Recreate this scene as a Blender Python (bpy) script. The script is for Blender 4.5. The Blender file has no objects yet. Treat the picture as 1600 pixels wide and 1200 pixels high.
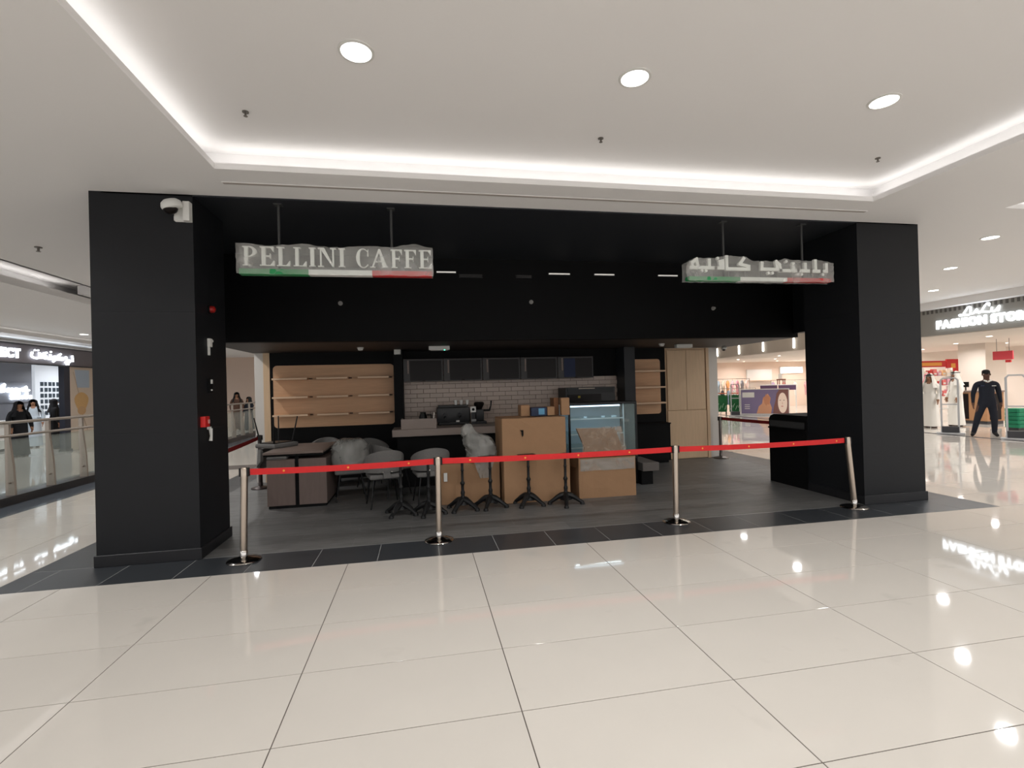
import bpy, bmesh, math, random
from mathutils import Vector, Matrix, noise as mnoise

random.seed(7)
PI = math.pi
scene = bpy.context.scene
COL = scene.collection

# ------------------------------------------------------------------ camera
FPX = 767.4                                   # focal length in pixels of a 1600 px wide frame
cam_d = bpy.data.cameras.new('camera')
cam_d.sensor_width = 36.0
cam_d.lens = 36.0 * FPX / 1600.0
cam_d.clip_start = 0.05
cam_d.clip_end = 200
cam = bpy.data.objects.new('camera', cam_d)
COL.objects.link(cam)
YAW, PITCH, ROLL = math.radians(10.469), math.radians(0.287), math.radians(-1.527)
fwd = Vector((math.sin(YAW) * math.cos(PITCH), math.cos(YAW) * math.cos(PITCH), math.sin(PITCH)))
rgt0 = Vector((math.cos(YAW), -math.sin(YAW), 0))
up0 = rgt0.cross(fwd)
rgt = rgt0 * math.cos(ROLL) + up0 * math.sin(ROLL)
upv = up0 * math.cos(ROLL) - rgt0 * math.sin(ROLL)
M = Matrix((rgt, upv, -fwd)).transposed().to_4x4()
M.translation = Vector((0, 0, 1.66))
cam.matrix_world = M
scene.camera = cam

# ------------------------------------------------------------------ world, exposure
world = bpy.data.worlds.new('world')
scene.world = world
world.use_nodes = True
world.node_tree.nodes['Background'].inputs[0].default_value = (1.0, 1.0, 1.0, 1)
world.node_tree.nodes['Background'].inputs[1].default_value = 0.84
vs = scene.view_settings
vs.view_transform = 'Standard'
vs.look = 'None'
vs.exposure = 0.56
vs.gamma = 1.0
vs.use_curve_mapping = False
try:
    scene.cycles.use_denoising = True
    scene.cycles.use_adaptive_sampling = True
    scene.cycles.adaptive_threshold = 0.04
    scene.cycles.max_bounces = 7
    scene.cycles.diffuse_bounces = 4
    scene.cycles.glossy_bounces = 3
    scene.cycles.transmission_bounces = 6
    scene.cycles.transparent_max_bounces = 12
    scene.cycles.caustics_reflective = False
    scene.cycles.caustics_refractive = False
    scene.cycles.sample_clamp_indirect = 4.0
except Exception:
    pass

LAMP_W = 12.2           # mall downlights, each
COVE_W = 0.42            # LED strip, per metre
STORE_W = 48.0          # lamps inside the shops, each
WARM = (1.0, 1.0, 0.995)

def area_lamp(name, loc, power, size, color=WARM, spread=150, sizey=None, rot=(0, 0, 0), parent=None):
    d = bpy.data.lights.new(name, 'AREA')
    d.energy = power
    d.color = color
    d.spread = math.radians(spread)
    if sizey:
        d.shape = 'RECTANGLE'; d.size = size; d.size_y = sizey
    else:
        d.shape = 'DISK'; d.size = size
    o = bpy.data.objects.new(name, d)
    COL.objects.link(o)
    o.location = loc
    o.rotation_euler = rot
    if parent:
        o.parent = parent
    return o

# ------------------------------------------------------------------ materials
def lin(c):
    def f(v):
        v /= 255.0
        return v / 12.92 if v <= 0.04045 else ((v + 0.055) / 1.055) ** 2.4
    return (f(c[0]), f(c[1]), f(c[2]), 1)

MATS = {}
def mat(name, rgb, rough=0.5, metal=0.0, var=0.0, scale=8.0, stretch=(1, 1, 1), bump=0.0, bscale=60.0, rnd=0.0, spec=0.5, emit=None, estr=0.0, trans=0.0, alpha=1.0, ior=1.45, sub=None):
    if name in MATS:
        return MATS[name]
    m = bpy.data.materials.new(name)
    m.use_nodes = True
    nt = m.node_tree
    b = nt.nodes['Principled BSDF']
    c = lin(rgb)
    b.inputs['Base Color'].default_value = c
    b.inputs['Roughness'].default_value = rough
    b.inputs['Metallic'].default_value = metal
    b.inputs['IOR'].default_value = ior
    b.inputs['Specular IOR Level'].default_value = spec
    b.inputs['Transmission Weight'].default_value = trans
    b.inputs['Alpha'].default_value = alpha
    src = None
    if var > 0 or bump > 0:
        tc = nt.nodes.new('ShaderNodeTexCoord')
        mp = nt.nodes.new('ShaderNodeMapping')
        mp.inputs['Scale'].default_value = stretch
        nt.links.new(tc.outputs['Object'], mp.inputs['Vector'])
    if var > 0:
        n = nt.nodes.new('ShaderNodeTexNoise')
        n.inputs['Scale'].default_value = scale
        n.inputs['Detail'].default_value = 5
        n.inputs['Roughness'].default_value = 0.6
        nt.links.new(mp.outputs['Vector'], n.inputs['Vector'])
        r = nt.nodes.new('ShaderNodeMapRange')
        r.inputs[1].default_value = 0.25; r.inputs[2].default_value = 0.75
        r.inputs[3].default_value = 1 - var; r.inputs[4].default_value = 1 + var
        nt.links.new(n.outputs['Fac'], r.inputs[0])
        src = r.outputs[0]
    if rnd > 0:
        oi = nt.nodes.new('ShaderNodeObjectInfo')
        r2 = nt.nodes.new('ShaderNodeMapRange')
        r2.inputs[3].default_value = 1 - rnd; r2.inputs[4].default_value = 1 + rnd
        nt.links.new(oi.outputs['Random'], r2.inputs[0])
        if src:
            mu = nt.nodes.new('ShaderNodeMath'); mu.operation = 'MULTIPLY'
            nt.links.new(src, mu.inputs[0]); nt.links.new(r2.outputs[0], mu.inputs[1])
            src = mu.outputs[0]
        else:
            src = r2.outputs[0]
    if src:
        vm = nt.nodes.new('ShaderNodeVectorMath'); vm.operation = 'SCALE'
        vm.inputs[0].default_value = c[:3]
        nt.links.new(src, vm.inputs['Scale'])
        nt.links.new(vm.outputs[0], b.inputs['Base Color'])
    if bump > 0:
        n2 = nt.nodes.new('ShaderNodeTexNoise')
        n2.inputs['Scale'].default_value = bscale
        n2.inputs['Detail'].default_value = 3
        nt.links.new(mp.outputs['Vector'], n2.inputs['Vector'])
        bp = nt.nodes.new('ShaderNodeBump')
        bp.inputs['Strength'].default_value = bump
        bp.inputs['Distance'].default_value = 0.02
        nt.links.new(n2.outputs['Fac'], bp.inputs['Height'])
        nt.links.new(bp.outputs['Normal'], b.inputs['Normal'])
    if emit:
        b.inputs['Emission Color'].default_value = lin(emit)
        b.inputs['Emission Strength'].default_value = estr
    MATS[name] = m
    return m

m_ceiling = mat('ceiling_paint', (242, 240, 239), 0.9, bump=0.02, bscale=150)
m_tile = mat('porcelain_tile', (201, 195, 187), 0.045, var=0.02, scale=1.6, rnd=0.015, spec=0.5)
def smudge(m, lo=0.66, amt=0.90):
    nt = m.node_tree
    b = nt.nodes['Principled BSDF']
    src = b.inputs['Base Color'].links[0].from_socket
    g = nt.nodes.new('ShaderNodeNewGeometry')
    n = nt.nodes.new('ShaderNodeTexNoise'); n.inputs['Scale'].default_value = 2.1; n.inputs['Detail'].default_value = 4
    nt.links.new(g.outputs['Position'], n.inputs['Vector'])
    r = nt.nodes.new('ShaderNodeMapRange'); r.inputs[1].default_value = lo; r.inputs[2].default_value = lo + 0.10; r.inputs[3].default_value = 1.0; r.inputs[4].default_value = amt
    nt.links.new(n.outputs['Fac'], r.inputs[0])
    v = nt.nodes.new('ShaderNodeVectorMath'); v.operation = 'SCALE'
    nt.links.new(src, v.inputs[0]); nt.links.new(r.outputs[0], v.inputs['Scale'])
    nt.links.new(v.outputs[0], b.inputs['Base Color'])
smudge(m_tile)
m_grout = mat('tile_grout', (92, 84, 78), 0.8)
m_dtile = mat('charcoal_tile', (52, 55, 59), 0.32, var=0.10, scale=5, rnd=0.04)
m_dgrout = mat('pale_grout', (150, 150, 148), 0.8)
m_plank = mat('grey_stone_plank', (104, 103, 102), 0.42, var=0.30, scale=3.5, stretch=(1, 5, 1), rnd=0.14)
m_black = mat('black_cladding', (27, 28, 31), 0.5, var=0.06, scale=3, spec=0.3)
m_blackceil = mat('black_ceiling_paint', (38, 40, 45), 0.5, spec=0.4)
m_blackwall = mat('black_paint', (14, 14, 15), 0.65, spec=0.15)
m_blackmat = mat('black_matt', (13, 13, 14), 0.65, spec=0.2)
m_blackmetal = mat('black_metal', (18, 18, 19), 0.35, 0.3)
m_castiron = mat('cast_iron', (22, 22, 23), 0.5, 0.2, bump=0.1, bscale=120)
m_wood = mat('oak_veneer', (206, 164, 128), 0.5, var=0.09, scale=4, stretch=(0.6, 8, 8))
m_woodv = mat('oak_door', (214, 184, 150), 0.45, var=0.07, scale=4, stretch=(8, 8, 0.6))
m_taupe = mat('taupe_laminate', (128, 112, 104), 0.5, var=0.10, scale=4, stretch=(0.8, 8, 8))
m_taupev = mat('taupe_panel', (112, 97, 91), 0.5, var=0.10, scale=4, stretch=(8, 8, 0.8))
m_worktop = mat('grey_worktop', (150, 136, 128), 0.45, var=0.05)
m_carton = mat('corrugated_card', (158, 123, 92), 0.85, var=0.07, scale=3, bump=0.05, bscale=40)
m_carton_in = mat('card_inside', (150, 105, 72), 0.9)
m_fabric = mat('grey_upholstery', (118, 116, 114), 0.95, var=0.10, scale=60, bump=0.08, bscale=300)
m_steel = mat('brushed_steel', (190, 176, 162), 0.28, 1.0)
m_chrome = mat('chrome', (205, 200, 195), 0.12, 1.0)
m_white = mat('white_plastic', (225, 224, 220), 0.45)
m_whitewall = mat('white_wall', (214, 209, 203), 0.7)
m_peach = mat('peach_wall', (230, 208, 192), 0.8)
m_cream = mat('cream_wall', (228, 218, 208), 0.8)
m_fascia = mat('grey_fascia', (150, 147, 141), 0.5)
m_red = mat('red_plastic', (200, 32, 30), 0.4)
m_darkred = mat('dim_red_lens', (150, 22, 20), 0.3)
m_letter = mat('pale_letter', (246, 244, 240), 0.5)
m_green = mat('flag_green', (30, 140, 80), 0.5)
m_flagwhite = mat('flag_white', (232, 230, 226), 0.5)
m_flagred = mat('flag_red', (200, 58, 58), 0.5)
m_glassdark = mat('smoked_glass', (30, 25, 24), 0.3, spec=0.15)
m_subway = mat('subway_tile', (190, 172, 160), 0.3, rnd=0.06)
m_subgrout = mat('subway_grout', (120, 106, 98), 0.9)
m_glow = mat('lit_white', (255, 255, 255), 0.5, emit=(255, 252, 246), estr=6.0)
m_neon = mat('lit_sign', (255, 255, 255), 0.5, emit=(236, 246, 255), estr=2.6)
m_bluelite = mat('cool_led', (255, 255, 255), 0.5, emit=(205, 230, 255), estr=2.2)
m_skin = mat('skin_brown', (92, 62, 48), 0.6)
m_skinl = mat('skin_tan', (150, 108, 82), 0.6)
m_navy = mat('navy_cloth', (22, 26, 38), 0.85)
m_hair = mat('black_hair', (14, 13, 13), 0.7)
m_robe = mat('white_cloth', (232, 230, 224), 0.9)
m_blackcloth = mat('black_cloth', (15, 15, 20), 0.9)
m_pinkcloth = mat('pink_check_cloth', (224, 140, 150), 0.9)
m_eas = mat('grey_gate_plastic', (186, 186, 188), 0.4)
m_dkgrey = mat('dark_grey_plastic', (62, 62, 66), 0.5)
m_railmetal = mat('railing_metal', (158, 148, 138), 0.35, 0.6)
m_kerb = mat('dark_kerb', (40, 38, 38), 0.3)
m_slate = mat('polished_slate', (92, 98, 106), 0.12)

def glass_mat(name, rgb, mix, rough=0.05):
    m = bpy.data.materials.new(name)
    m.use_nodes = True
    nt = m.node_tree
    for n in list(nt.nodes):
        nt.nodes.remove(n)
    out = nt.nodes.new('ShaderNodeOutputMaterial')
    t = nt.nodes.new('ShaderNodeBsdfTransparent')
    t.inputs[0].default_value = (0.93, 0.96, 0.95, 1)
    p = nt.nodes.new('ShaderNodeBsdfPrincipled')
    p.inputs['Base Color'].default_value = lin(rgb)
    p.inputs['Roughness'].default_value = rough
    mx = nt.nodes.new('ShaderNodeMixShader')
    mx.inputs[0].default_value = mix
    nt.links.new(t.outputs[0], mx.inputs[1])
    nt.links.new(p.outputs[0], mx.inputs[2])
    nt.links.new(mx.outputs[0], out.inputs[0])
    return m

m_glass = glass_mat('clear_glass', (200, 214, 212), 0.12)
m_railglass = glass_mat('railing_glass', (206, 212, 206), 0.16)

def film_mat(name, rgb, lo, hi, scale, bstr=0.8):
    m = glass_mat(name, rgb, 0.4, 0.25)
    nt = m.node_tree
    mx = [n for n in nt.nodes if n.type == 'MIX_SHADER'][0]
    pr = [n for n in nt.nodes if n.type == 'BSDF_PRINCIPLED'][0]
    tc = nt.nodes.new('ShaderNodeTexCoord')
    n = nt.nodes.new('ShaderNodeTexNoise')
    n.inputs['Scale'].default_value = scale
    n.inputs['Detail'].default_value = 3
    n.inputs['Distortion'].default_value = 0.7
    nt.links.new(tc.outputs['Object'], n.inputs['Vector'])
    r = nt.nodes.new('ShaderNodeMapRange')
    r.inputs[1].default_value = 0.35; r.inputs[2].default_value = 0.7
    r.inputs[3].default_value = lo; r.inputs[4].default_value = hi
    nt.links.new(n.outputs['Fac'], r.inputs[0])
    nt.links.new(r.outputs[0], mx.inputs[0])
    bp = nt.nodes.new('ShaderNodeBump')
    bp.inputs['Strength'].default_value = bstr
    nt.links.new(n.outputs['Fac'], bp.inputs['Height'])
    nt.links.new(bp.outputs['Normal'], pr.inputs['Normal'])
    return m

m_film = film_mat('plastic_film', (236, 234, 230), 0.16, 0.32, 3, 0.15)
m_film2 = film_mat('thin_plastic_bag', (190, 188, 184), 0.36, 0.58, 3, 0.12)
m_bubble = film_mat('bubble_wrap', (190, 168, 148), 0.25, 0.6, 9, 0.4)

# ------------------------------------------------------------------ helpers
ORIGIN = {}

def props(o, label=None, cat=None, group=None, kind=None):
    if label: o['label'] = label
    if cat: o['category'] = cat
    if group: o['group'] = group
    if kind: o['kind'] = kind
    return o

def thing(name, label, cat, loc=(0, 0, 0), group=None, kind=None, local=False):
    o = bpy.data.objects.new(name, None)
    o.empty_display_size = 0.1
    COL.objects.link(o)
    o.location = loc
    ORIGIN[o.name] = Vector((0, 0, 0)) if local else Vector(loc)
    return props(o, label, cat, group, kind)

def obj(name, bm, mats, parent=None, smooth=False, recalc=True):
    if recalc:
        bmesh.ops.recalc_face_normals(bm, faces=bm.faces)
    me = bpy.data.meshes.new(name)
    if parent is not None:
        org = ORIGIN.get(parent.name, Vector((0, 0, 0)))
        if org.length > 0:
            bmesh.ops.translate(bm, verts=bm.verts, vec=-org)
    bm.to_mesh(me)
    bm.free()
    for m in (mats if isinstance(mats, (list, tuple)) else [mats]):
        me.materials.append(m)
    if smooth:
        for p in me.polygons:
            p.use_smooth = True
        try:
            me.set_sharp_from_angle(angle=math.radians(40))
        except Exception:
            pass
    o = bpy.data.objects.new(name, me)
    COL.objects.link(o)
    if parent is not None:
        o.parent = parent
        ORIGIN[o.name] = ORIGIN.get(parent.name, Vector((0, 0, 0)))
    return o

def struct(name, bm, mats, label=None, cat=None, parent=None):
    o = obj(name, bm, mats, parent)
    o['kind'] = 'structure'
    if label: o['label'] = label
    if cat: o['category'] = cat
    return o

def B():
    return bmesh.new()

def box(bm, x0, x1, y0, y1, z0, z1, bev=0.0, mi=0, seg=2):
    r = bmesh.ops.create_cube(bm, size=1.0)
    vs_ = r['verts']
    for v in vs_:
        v.co = Vector(((x0 + x1) / 2 + v.co.x * (x1 - x0), (y0 + y1) / 2 + v.co.y * (y1 - y0), (z0 + z1) / 2 + v.co.z * (z1 - z0)))
    fs = set(f for v in vs_ for f in v.link_faces)
    for f in fs:
        f.material_index = mi
    if bev > 0:
        es = list(set(e for v in vs_ for e in v.link_edges))
        r2 = bmesh.ops.bevel(bm, geom=es, offset=bev, segments=seg, affect='EDGES', profile=0.6)
        for f in r2['faces']:
            f.material_index = mi
    return bm

def bx(*a, **k):
    return box(B(), *a, **k)

def tube(bm, pts, r, n=8, mi=0, caps=True):
    """a swept tube; r is a number or a list of radii"""
    pts = [Vector(p) for p in pts]
    rs = r if isinstance(r, (list, tuple)) else [r] * len(pts)
    rings = []
    prev = None
    for i, p in enumerate(pts):
        if i == 0: d = pts[1] - pts[0]
        elif i == len(pts) - 1: d = pts[-1] - pts[-2]
        else: d = (pts[i + 1] - pts[i]).normalized() + (pts[i] - pts[i - 1]).normalized()
        d.normalize()
        if prev is None:
            a = Vector((0, 0, 1)) if abs(d.z) < 0.9 else Vector((1, 0, 0))
            u = d.cross(a).normalized()
        else:
            u = (prev - d * prev.dot(d)).normalized()
        w = d.cross(u)
        prev = u
        rings.append([bm.verts.new(p + (u * math.cos(2 * PI * k / n) + w * math.sin(2 * PI * k / n)) * rs[i]) for k in range(n)])
    for a, b in zip(rings, rings[1:]):
        for k in range(n):
            f = bm.faces.new((a[k], a[(k + 1) % n], b[(k + 1) % n], b[k]))
            f.material_index = mi
    if caps:
        for rg in (rings[0], rings[-1]):
            try:
                f = bm.faces.new(rg); f.material_index = mi
            except ValueError:
                pass
    return bm

def lathe(bm, prof, cx=0, cy=0, n=20, mi=0, sx=1.0, sy=1.0):
    """prof: list of (r, z)"""
    rings = []
    for r, z in prof:
        rr = max(r, 0.0005)
        rings.append([bm.verts.new((cx + sx * rr * math.cos(2 * PI * k / n), cy + sy * rr * math.sin(2 * PI * k / n), z)) for k in range(n)])
    for a, b in zip(rings, rings[1:]):
        for k in range(n):
            f = bm.faces.new((a[k], a[(k + 1) % n], b[(k + 1) % n], b[k])); f.material_index = mi
    for rg in (rings[0], rings[-1]):
        f = bm.faces.new(rg); f.material_index = mi
    return bm

def prism(bm, poly, O, U, V, t, mi=0):
    """poly in (u,v); extruded by t along U x V"""
    O, U, V = Vector(O), Vector(U), Vector(V)
    N = U.cross(V).normalized()
    a = [bm.verts.new(O + U * u + V * v) for u, v in poly]
    b = [bm.verts.new(O + U * u + V * v + N * t) for u, v in poly]
    f = bm.faces.new(a); f.material_index = mi
    f = bm.faces.new(list(reversed(b))); f.material_index = mi
    for i in range(len(a)):
        j = (i + 1) % len(a)
        f = bm.faces.new((a[i], a[j], b[j], b[i])); f.material_index = mi
    return bm

def rrect(w, h, r, n=5):
    out = []
    for cx, cy, a0 in ((w - r, h - r, 0), (r, h - r, 90), (r, r, 180), (w - r, r, 270)):
        for k in range(n + 1):
            a = math.radians(a0 + 90 * k / n)
            out.append((cx + r * math.cos(a), cy + r * math.sin(a)))
    return out

def grid_sheet(bm, fn, nu, nv, mi=0):
    vs_ = [[bm.verts.new(fn(i / nu, j / nv)) for j in range(nv + 1)] for i in range(nu + 1)]
    for i in range(nu):
        for j in range(nv):
            f = bm.faces.new((vs_[i][j], vs_[i + 1][j], vs_[i + 1][j + 1], vs_[i][j + 1])); f.material_index = mi
    return bm

def copy_tree(o, parent=None):
    c = o.copy()
    COL.objects.link(c)
    if parent is not None:
        c.parent = parent
    ORIGIN[c.name] = ORIGIN.get(o.name, Vector((0, 0, 0)))
    for ch in list(o.children):
        copy_tree(ch, c)
    return c

def piece(name, mesh, parent, loc, scale=(1, 1, 1)):
    o = bpy.data.objects.new(name, mesh)
    COL.objects.link(o)
    o.location = loc
    o.scale = scale
    if parent is not None:
        o.parent = parent
    return o

def mesh_of(bm, name, mats, smooth=False):
    o = obj(name, bm, mats, smooth=smooth)
    me = o.data
    bpy.data.objects.remove(o)
    return me

# ================================================================== SETTING
# ---- tiled mall floor: porcelain tiles 1.2 x 0.6 m on a regular grid
GX, GY, TW, TD = -1.9354, 3.7085, 1.1997, 0.6165
CX0, CX1, CY0 = -3.72, 7.07, 4.94          # dark rectangle the cafe stands on
CBACK = 12.4
GAP = 0.003
def tiled(cx, cy):
    if cx < -5.85 or cx > 14.35: return False
    if cy < 4.94: return cy > 0.75 and -8 < cx < 14
    if cx > CX1: return cy < 17.0
    if cx < CX0: return cy < 12.0
    return False
tiles = []
for i in range(-5, 15):
    for j in range(-24, 8):
        x0, x1 = GX + i * TW, GX + (i + 1) * TW
        y1 = GY - j * TD; y0 = y1 - TD
        if y0 > CY0 - 0.02 and x0 < CX0 < x1: x1 = CX0
        elif y0 > CY0 - 0.02 and x0 < CX1 < x1: x0 = CX1
        if x0 < -5.85 < x1: x0 = -5.85
        if x0 < 14.3 < x1: x1 = 14.3
        if tiled((x0 + x1) / 2, (y0 + y1) / 2) and x1 - x0 > 0.05:
            tiles.append((x0, x1, y0, y1))
fl = B()
def fquad(bm, x0, x1, y0, y1, z, mi):
    f = bm.faces.new([bm.verts.new(p) for p in ((x0, y0, z), (x1, y0, z), (x1, y1, z), (x0, y1, z))])
    f.material_index = mi
# bedding (grout) under everything, solid slab elsewhere
box(fl, -18, 26, -8, 42, -0.25, -0.03, mi=1)
fquad(fl, -5.85, 14.3, 0.0, 17.5, -0.003, 1)
box(fl, -18, 26, -8, 0.6265, -0.03, 0.0, mi=0)
box(fl, 7.07, 14.3, 17.274, 42, -0.03, 0.0, mi=0)
box(fl, -18, -5.85, 0.6265, 42, -0.03, 0.0, mi=0)
box(fl, 14.3, 26, 0.6265, 42, -0.03, 0.0, mi=0)
box(fl, -5.85, 7.07, CBACK, 42, -0.03, 0.0, mi=0)
floor = struct('floor', fl, [m_tile, m_grout], 'polished cream porcelain floor of the mall walkway', 'floor')
tile_meshes = {}
for x0, x1, y0, y1 in tiles:
    w, d = round(x1 - x0, 3), round(y1 - y0, 3)
    if (w, d) not in tile_meshes:
        tile_meshes[(w, d)] = mesh_of(bx(-w / 2 + GAP, w / 2 - GAP, -d / 2 + GAP, d / 2 - GAP, -0.02, 0.0, bev=0.001, seg=1), 'tile', [m_tile])
    piece('tile', tile_meshes[(w, d)], floor, ((x0 + x1) / 2, (y0 + y1) / 2, 0))

# ---- dark floor of the cafe: charcoal border and grey planks
cf = B()
box(cf, CX0, CX1, CY0, CBACK, -0.029, -0.0008, mi=0)
cafe_floor = struct('cafe_floor', cf, [m_dgrout], 'dark grey stone floor inside the black cafe unit', 'floor')
def dark_piece(x0, x1, y0, y1, m, nm='tile', g=0.0035):
    b = bx(x0 + g, x1 - g, y0 + g, y1 - g, -0.02, 0.0)
    return obj(nm, b, m, cafe_floor)
BX = [-3.72, -3.465, -2.865, -2.265, -1.665, -1.065, -0.465, 0.135, 0.735, 1.335, 1.935, 2.535, 3.135, 3.735, 4.335, 4.935, 5.535, 6.135, 6.52, 7.07]
for a, b in zip(BX, BX[1:]):
    dark_piece(a, b, CY0, 5.475, m_dtile)
yy = 5.475
while yy < CBACK - 0.1:
    y2 = min(yy + 0.6, CBACK)
    dark_piece(CX0, -3.2, yy, y2, m_dtile)
    dark_piece(6.52, CX1, yy, y2, m_dtile)
    yy = y2
PX = [-3.2 + 1.215 * k for k in range(9)]
k = 0
yy = 5.475
while yy < 9.9:
    off = -0.6 if k % 2 else 0.0
    xs = [-3.2] + [x + off for x in PX if -3.1 < x + off < 6.4] + [6.52]
    for a, b in zip(xs, xs[1:]):
        dark_piece(a, b, yy, yy + 0.3, m_plank, 'plank', 0.0012)
    yy += 0.3; k += 1
dark_piece(-3.2, 6.52, yy, CBACK, m_plank, 'plank', 0.001)

struct('trim_7', bx(-2.2, 5.6, 5.468, 5.482, -0.01, 0.0015), [mat('pale_strip', (150, 150, 150), 0.3, 0.6)], 'thin pale metal strip between dark border and cafe planks', 'trim')

# ---- ceiling with two lit trays
CZ = 3.69
ce = B()
T1 = (-1.78, 5.20); T2 = (7.10, 13.2); TY0, TY1 = -6.0, 4.81
for x0, x1, y0, y1 in ((-5.95, T1[0], -8, 42), (T1[0], T2[1], TY1, 42), (T1[1], T2[0], -8, TY1), (T2[1], 14.3, -8, 42), (T1[0], T1[1], -8, TY0), (T2[0], T2[1], -8, TY0)):
    box(ce, x0, x1, y0, y1, CZ, CZ + 0.055)
for (a, b), zt in ((T1, 3.92), (T2, 3.92)):
    a2, b2, y0, y1 = a - 0.2, b + 0.2, TY0 - 0.2, TY1 + 0.2
    box(ce, a2 - 0.05, b2 + 0.05, y0 - 0.05, y1 + 0.05, zt, zt + 0.08)
    box(ce, a2 - 0.05, a2, y0 - 0.05, y1 + 0.05, CZ + 0.05, zt)
    box(ce, b2, b2 + 0.05, y0 - 0.05, y1 + 0.05, CZ + 0.05, zt)
    box(ce, a2, b2, y1, y1 + 0.05, CZ + 0.05, zt)
    box(ce, a2, b2, y0 - 0.05, y0, CZ + 0.05, zt)
# lower ceilings towards the shop across the railing
box(ce, -10.3, -6.4, -8, 42, 3.50, 3.62)
box(ce, -6.4, -5.9, -8, 42, 3.80, 3.86)
box(ce, -5.95, -5.9, -8, 42, CZ, 3.86)
box(ce, -6.75, -6.70, -8, 42, 3.62, 3.86)
box(ce, -6.75, -6.4, -8, 42, 3.80, 3.86)
box(ce, -6.4, -5.9, 10.7, 42, 3.64, 3.80)
box(ce, -11.4, -10.3, -8, 42, 3.36, 3.46)
box(ce, -10.8, -10.3, -8, 42, 3.62, 3.68)
box(ce, -10.8, -10.7, -8, 42, 3.46, 3.62)
struct('ceiling', ce, [m_ceiling], 'white plaster mall ceiling with glowing recessed trays', 'ceiling')

def strip_light(name, label, p0, p1, side, cool=False):
    """LED strip lying on the cove ledge; shines up"""
    p0, p1 = Vector(p0), Vector(p1)
    L = (p1 - p0).length
    t = thing(name, label, 'light strip', (p0 + p1) / 2, 'cove light strips')
    b = B()
    d = (p1 - p0).normalized(); s = Vector((-d.y, d.x, 0)) * 0.012
    vs_ = [p0 - s, p1 - s, p1 + s, p0 + s]
    lo = [b.verts.new(v) for v in vs_]; hi = [b.verts.new(v + Vector((0, 0, 0.012))) for v in vs_]
    b.faces.new(lo); b.faces.new(hi)
    for i in range(4):
        b.faces.new((lo[i], lo[(i + 1) % 4], hi[(i + 1) % 4], hi[i]))
    obj('led_tape', b, m_white, t)
    ang = math.atan2(d.y, d.x)
    area_lamp('strip_lamp', (0, 0, 0.02), COVE_W * L, L, sizey=0.03, rot=(PI, 0, ang), spread=180, parent=t, color=(1.0, 0.98, 0.955) if not cool else (0.8, 0.9, 1.0))

ZS = CZ + 0.058
strip_light('cove_light_strip', 'light strip hidden in the tray edge above the black cafe front', (T1[0], TY1 + 0.1, ZS), (T1[1], TY1 + 0.1, ZS), 0)
strip_light('cove_light_strip', 'light strip hidden in the tray edge on the CCTV camera side', (T1[0] - 0.1, TY0, ZS), (T1[0] - 0.1, TY1 + 0.1, ZS), 0)
strip_light('cove_light_strip', 'light strip in the tray edge between the two ceiling trays', (T1[1] + 0.1, TY0, ZS), (T1[1] + 0.1, TY1 + 0.1, ZS), 0)
strip_light('cove_light_strip', 'light strip in the second tray, its edge facing the first tray', (T2[0] - 0.1, TY0, ZS), (T2[0] - 0.1, TY1, ZS), 0)
strip_light('cove_light_strip', 'light strip in the second tray, its far edge by the fashion store', (T2[0], TY1 + 0.1, ZS), (T2[1], TY1 + 0.1, ZS), 0)
strip_light('cove_light_strip', 'warm light strip in the ceiling step above the glass railing', (-6.5, 2.0, 3.63), (-6.5, 10.4, 3.63), 0)
strip_light('cove_light_strip', 'warm light strip in the ceiling step above the lit shop sign', (-10.4, 6.0, 3.47), (-10.4, 26.0, 3.47), 0)

strip_light('cove_light_strip', 'cool light strip lying on top of the lit shop fascia', (-10.95, 9.0, 3.24), (-10.95, 26.0, 3.24), 0, True)
# thin ceiling slot in front of the cafe
sl = thing('linear_slot_diffuser', 'long thin slot diffuser in the white ceiling above the cafe front', 'vent', (1.9, 5.12, CZ))
obj('slot_frame', bx(-1.83, 5.42, 5.095, 5.145, CZ - 0.004, CZ, mi=0), m_ceiling, sl)
obj('slot_gap', bx(-1.82, 5.41, 5.102, 5.138, CZ - 0.007, CZ - 0.003, mi=0), mat('slot_shadow', (178, 170, 164), 0.9), sl)

# ---- walls that close the mall
wb = B()
box(wb, -12, 14.3, 27.0, 27.2, 0, 3.7)
struct('wall_far', wb, [m_peach], 'peach wall far beyond the cafe', 'wall')

# ---- cafe shell: columns, beam, black ceiling, back wall
def column(name, x0, x1, y0, y1, label):
    t = thing(name, label, 'column', ((x0 + x1) / 2, (y0 + y1) / 2, 0), kind='structure')
    # cladding boards: three tall boards per side with hairline joints
    zs = [0.115, 1.30, 2.50, CZ]
    core = bx(x0 + 0.012, x1 - 0.012, y0 + 0.012, y1 - 0.012, 0, CZ)
    obj('core', core, m_blackmat, t)
    for za, zb in zip(zs, zs[1:]):
        b = bx(x0, x1, y0, y1, za, zb - (0.0006 if zb < CZ else 0))
        obj('panel', b, m_black, t)
    obj('baseboard', bx(x0 - 0.018, x1 + 0.018, y0 - 0.018, y1 + 0.018, 0, 0.115, bev=0.004, seg=1), mat('black_skirting', (30, 30, 33), 0.4), t)
    return t
column('column', -3.16, -2.235, 5.47, 6.25, 'square black column carrying the dome security camera')
column('column', 5.64, 6.60, 5.47, 6.40, 'square black column beside the fashion store side')

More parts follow.
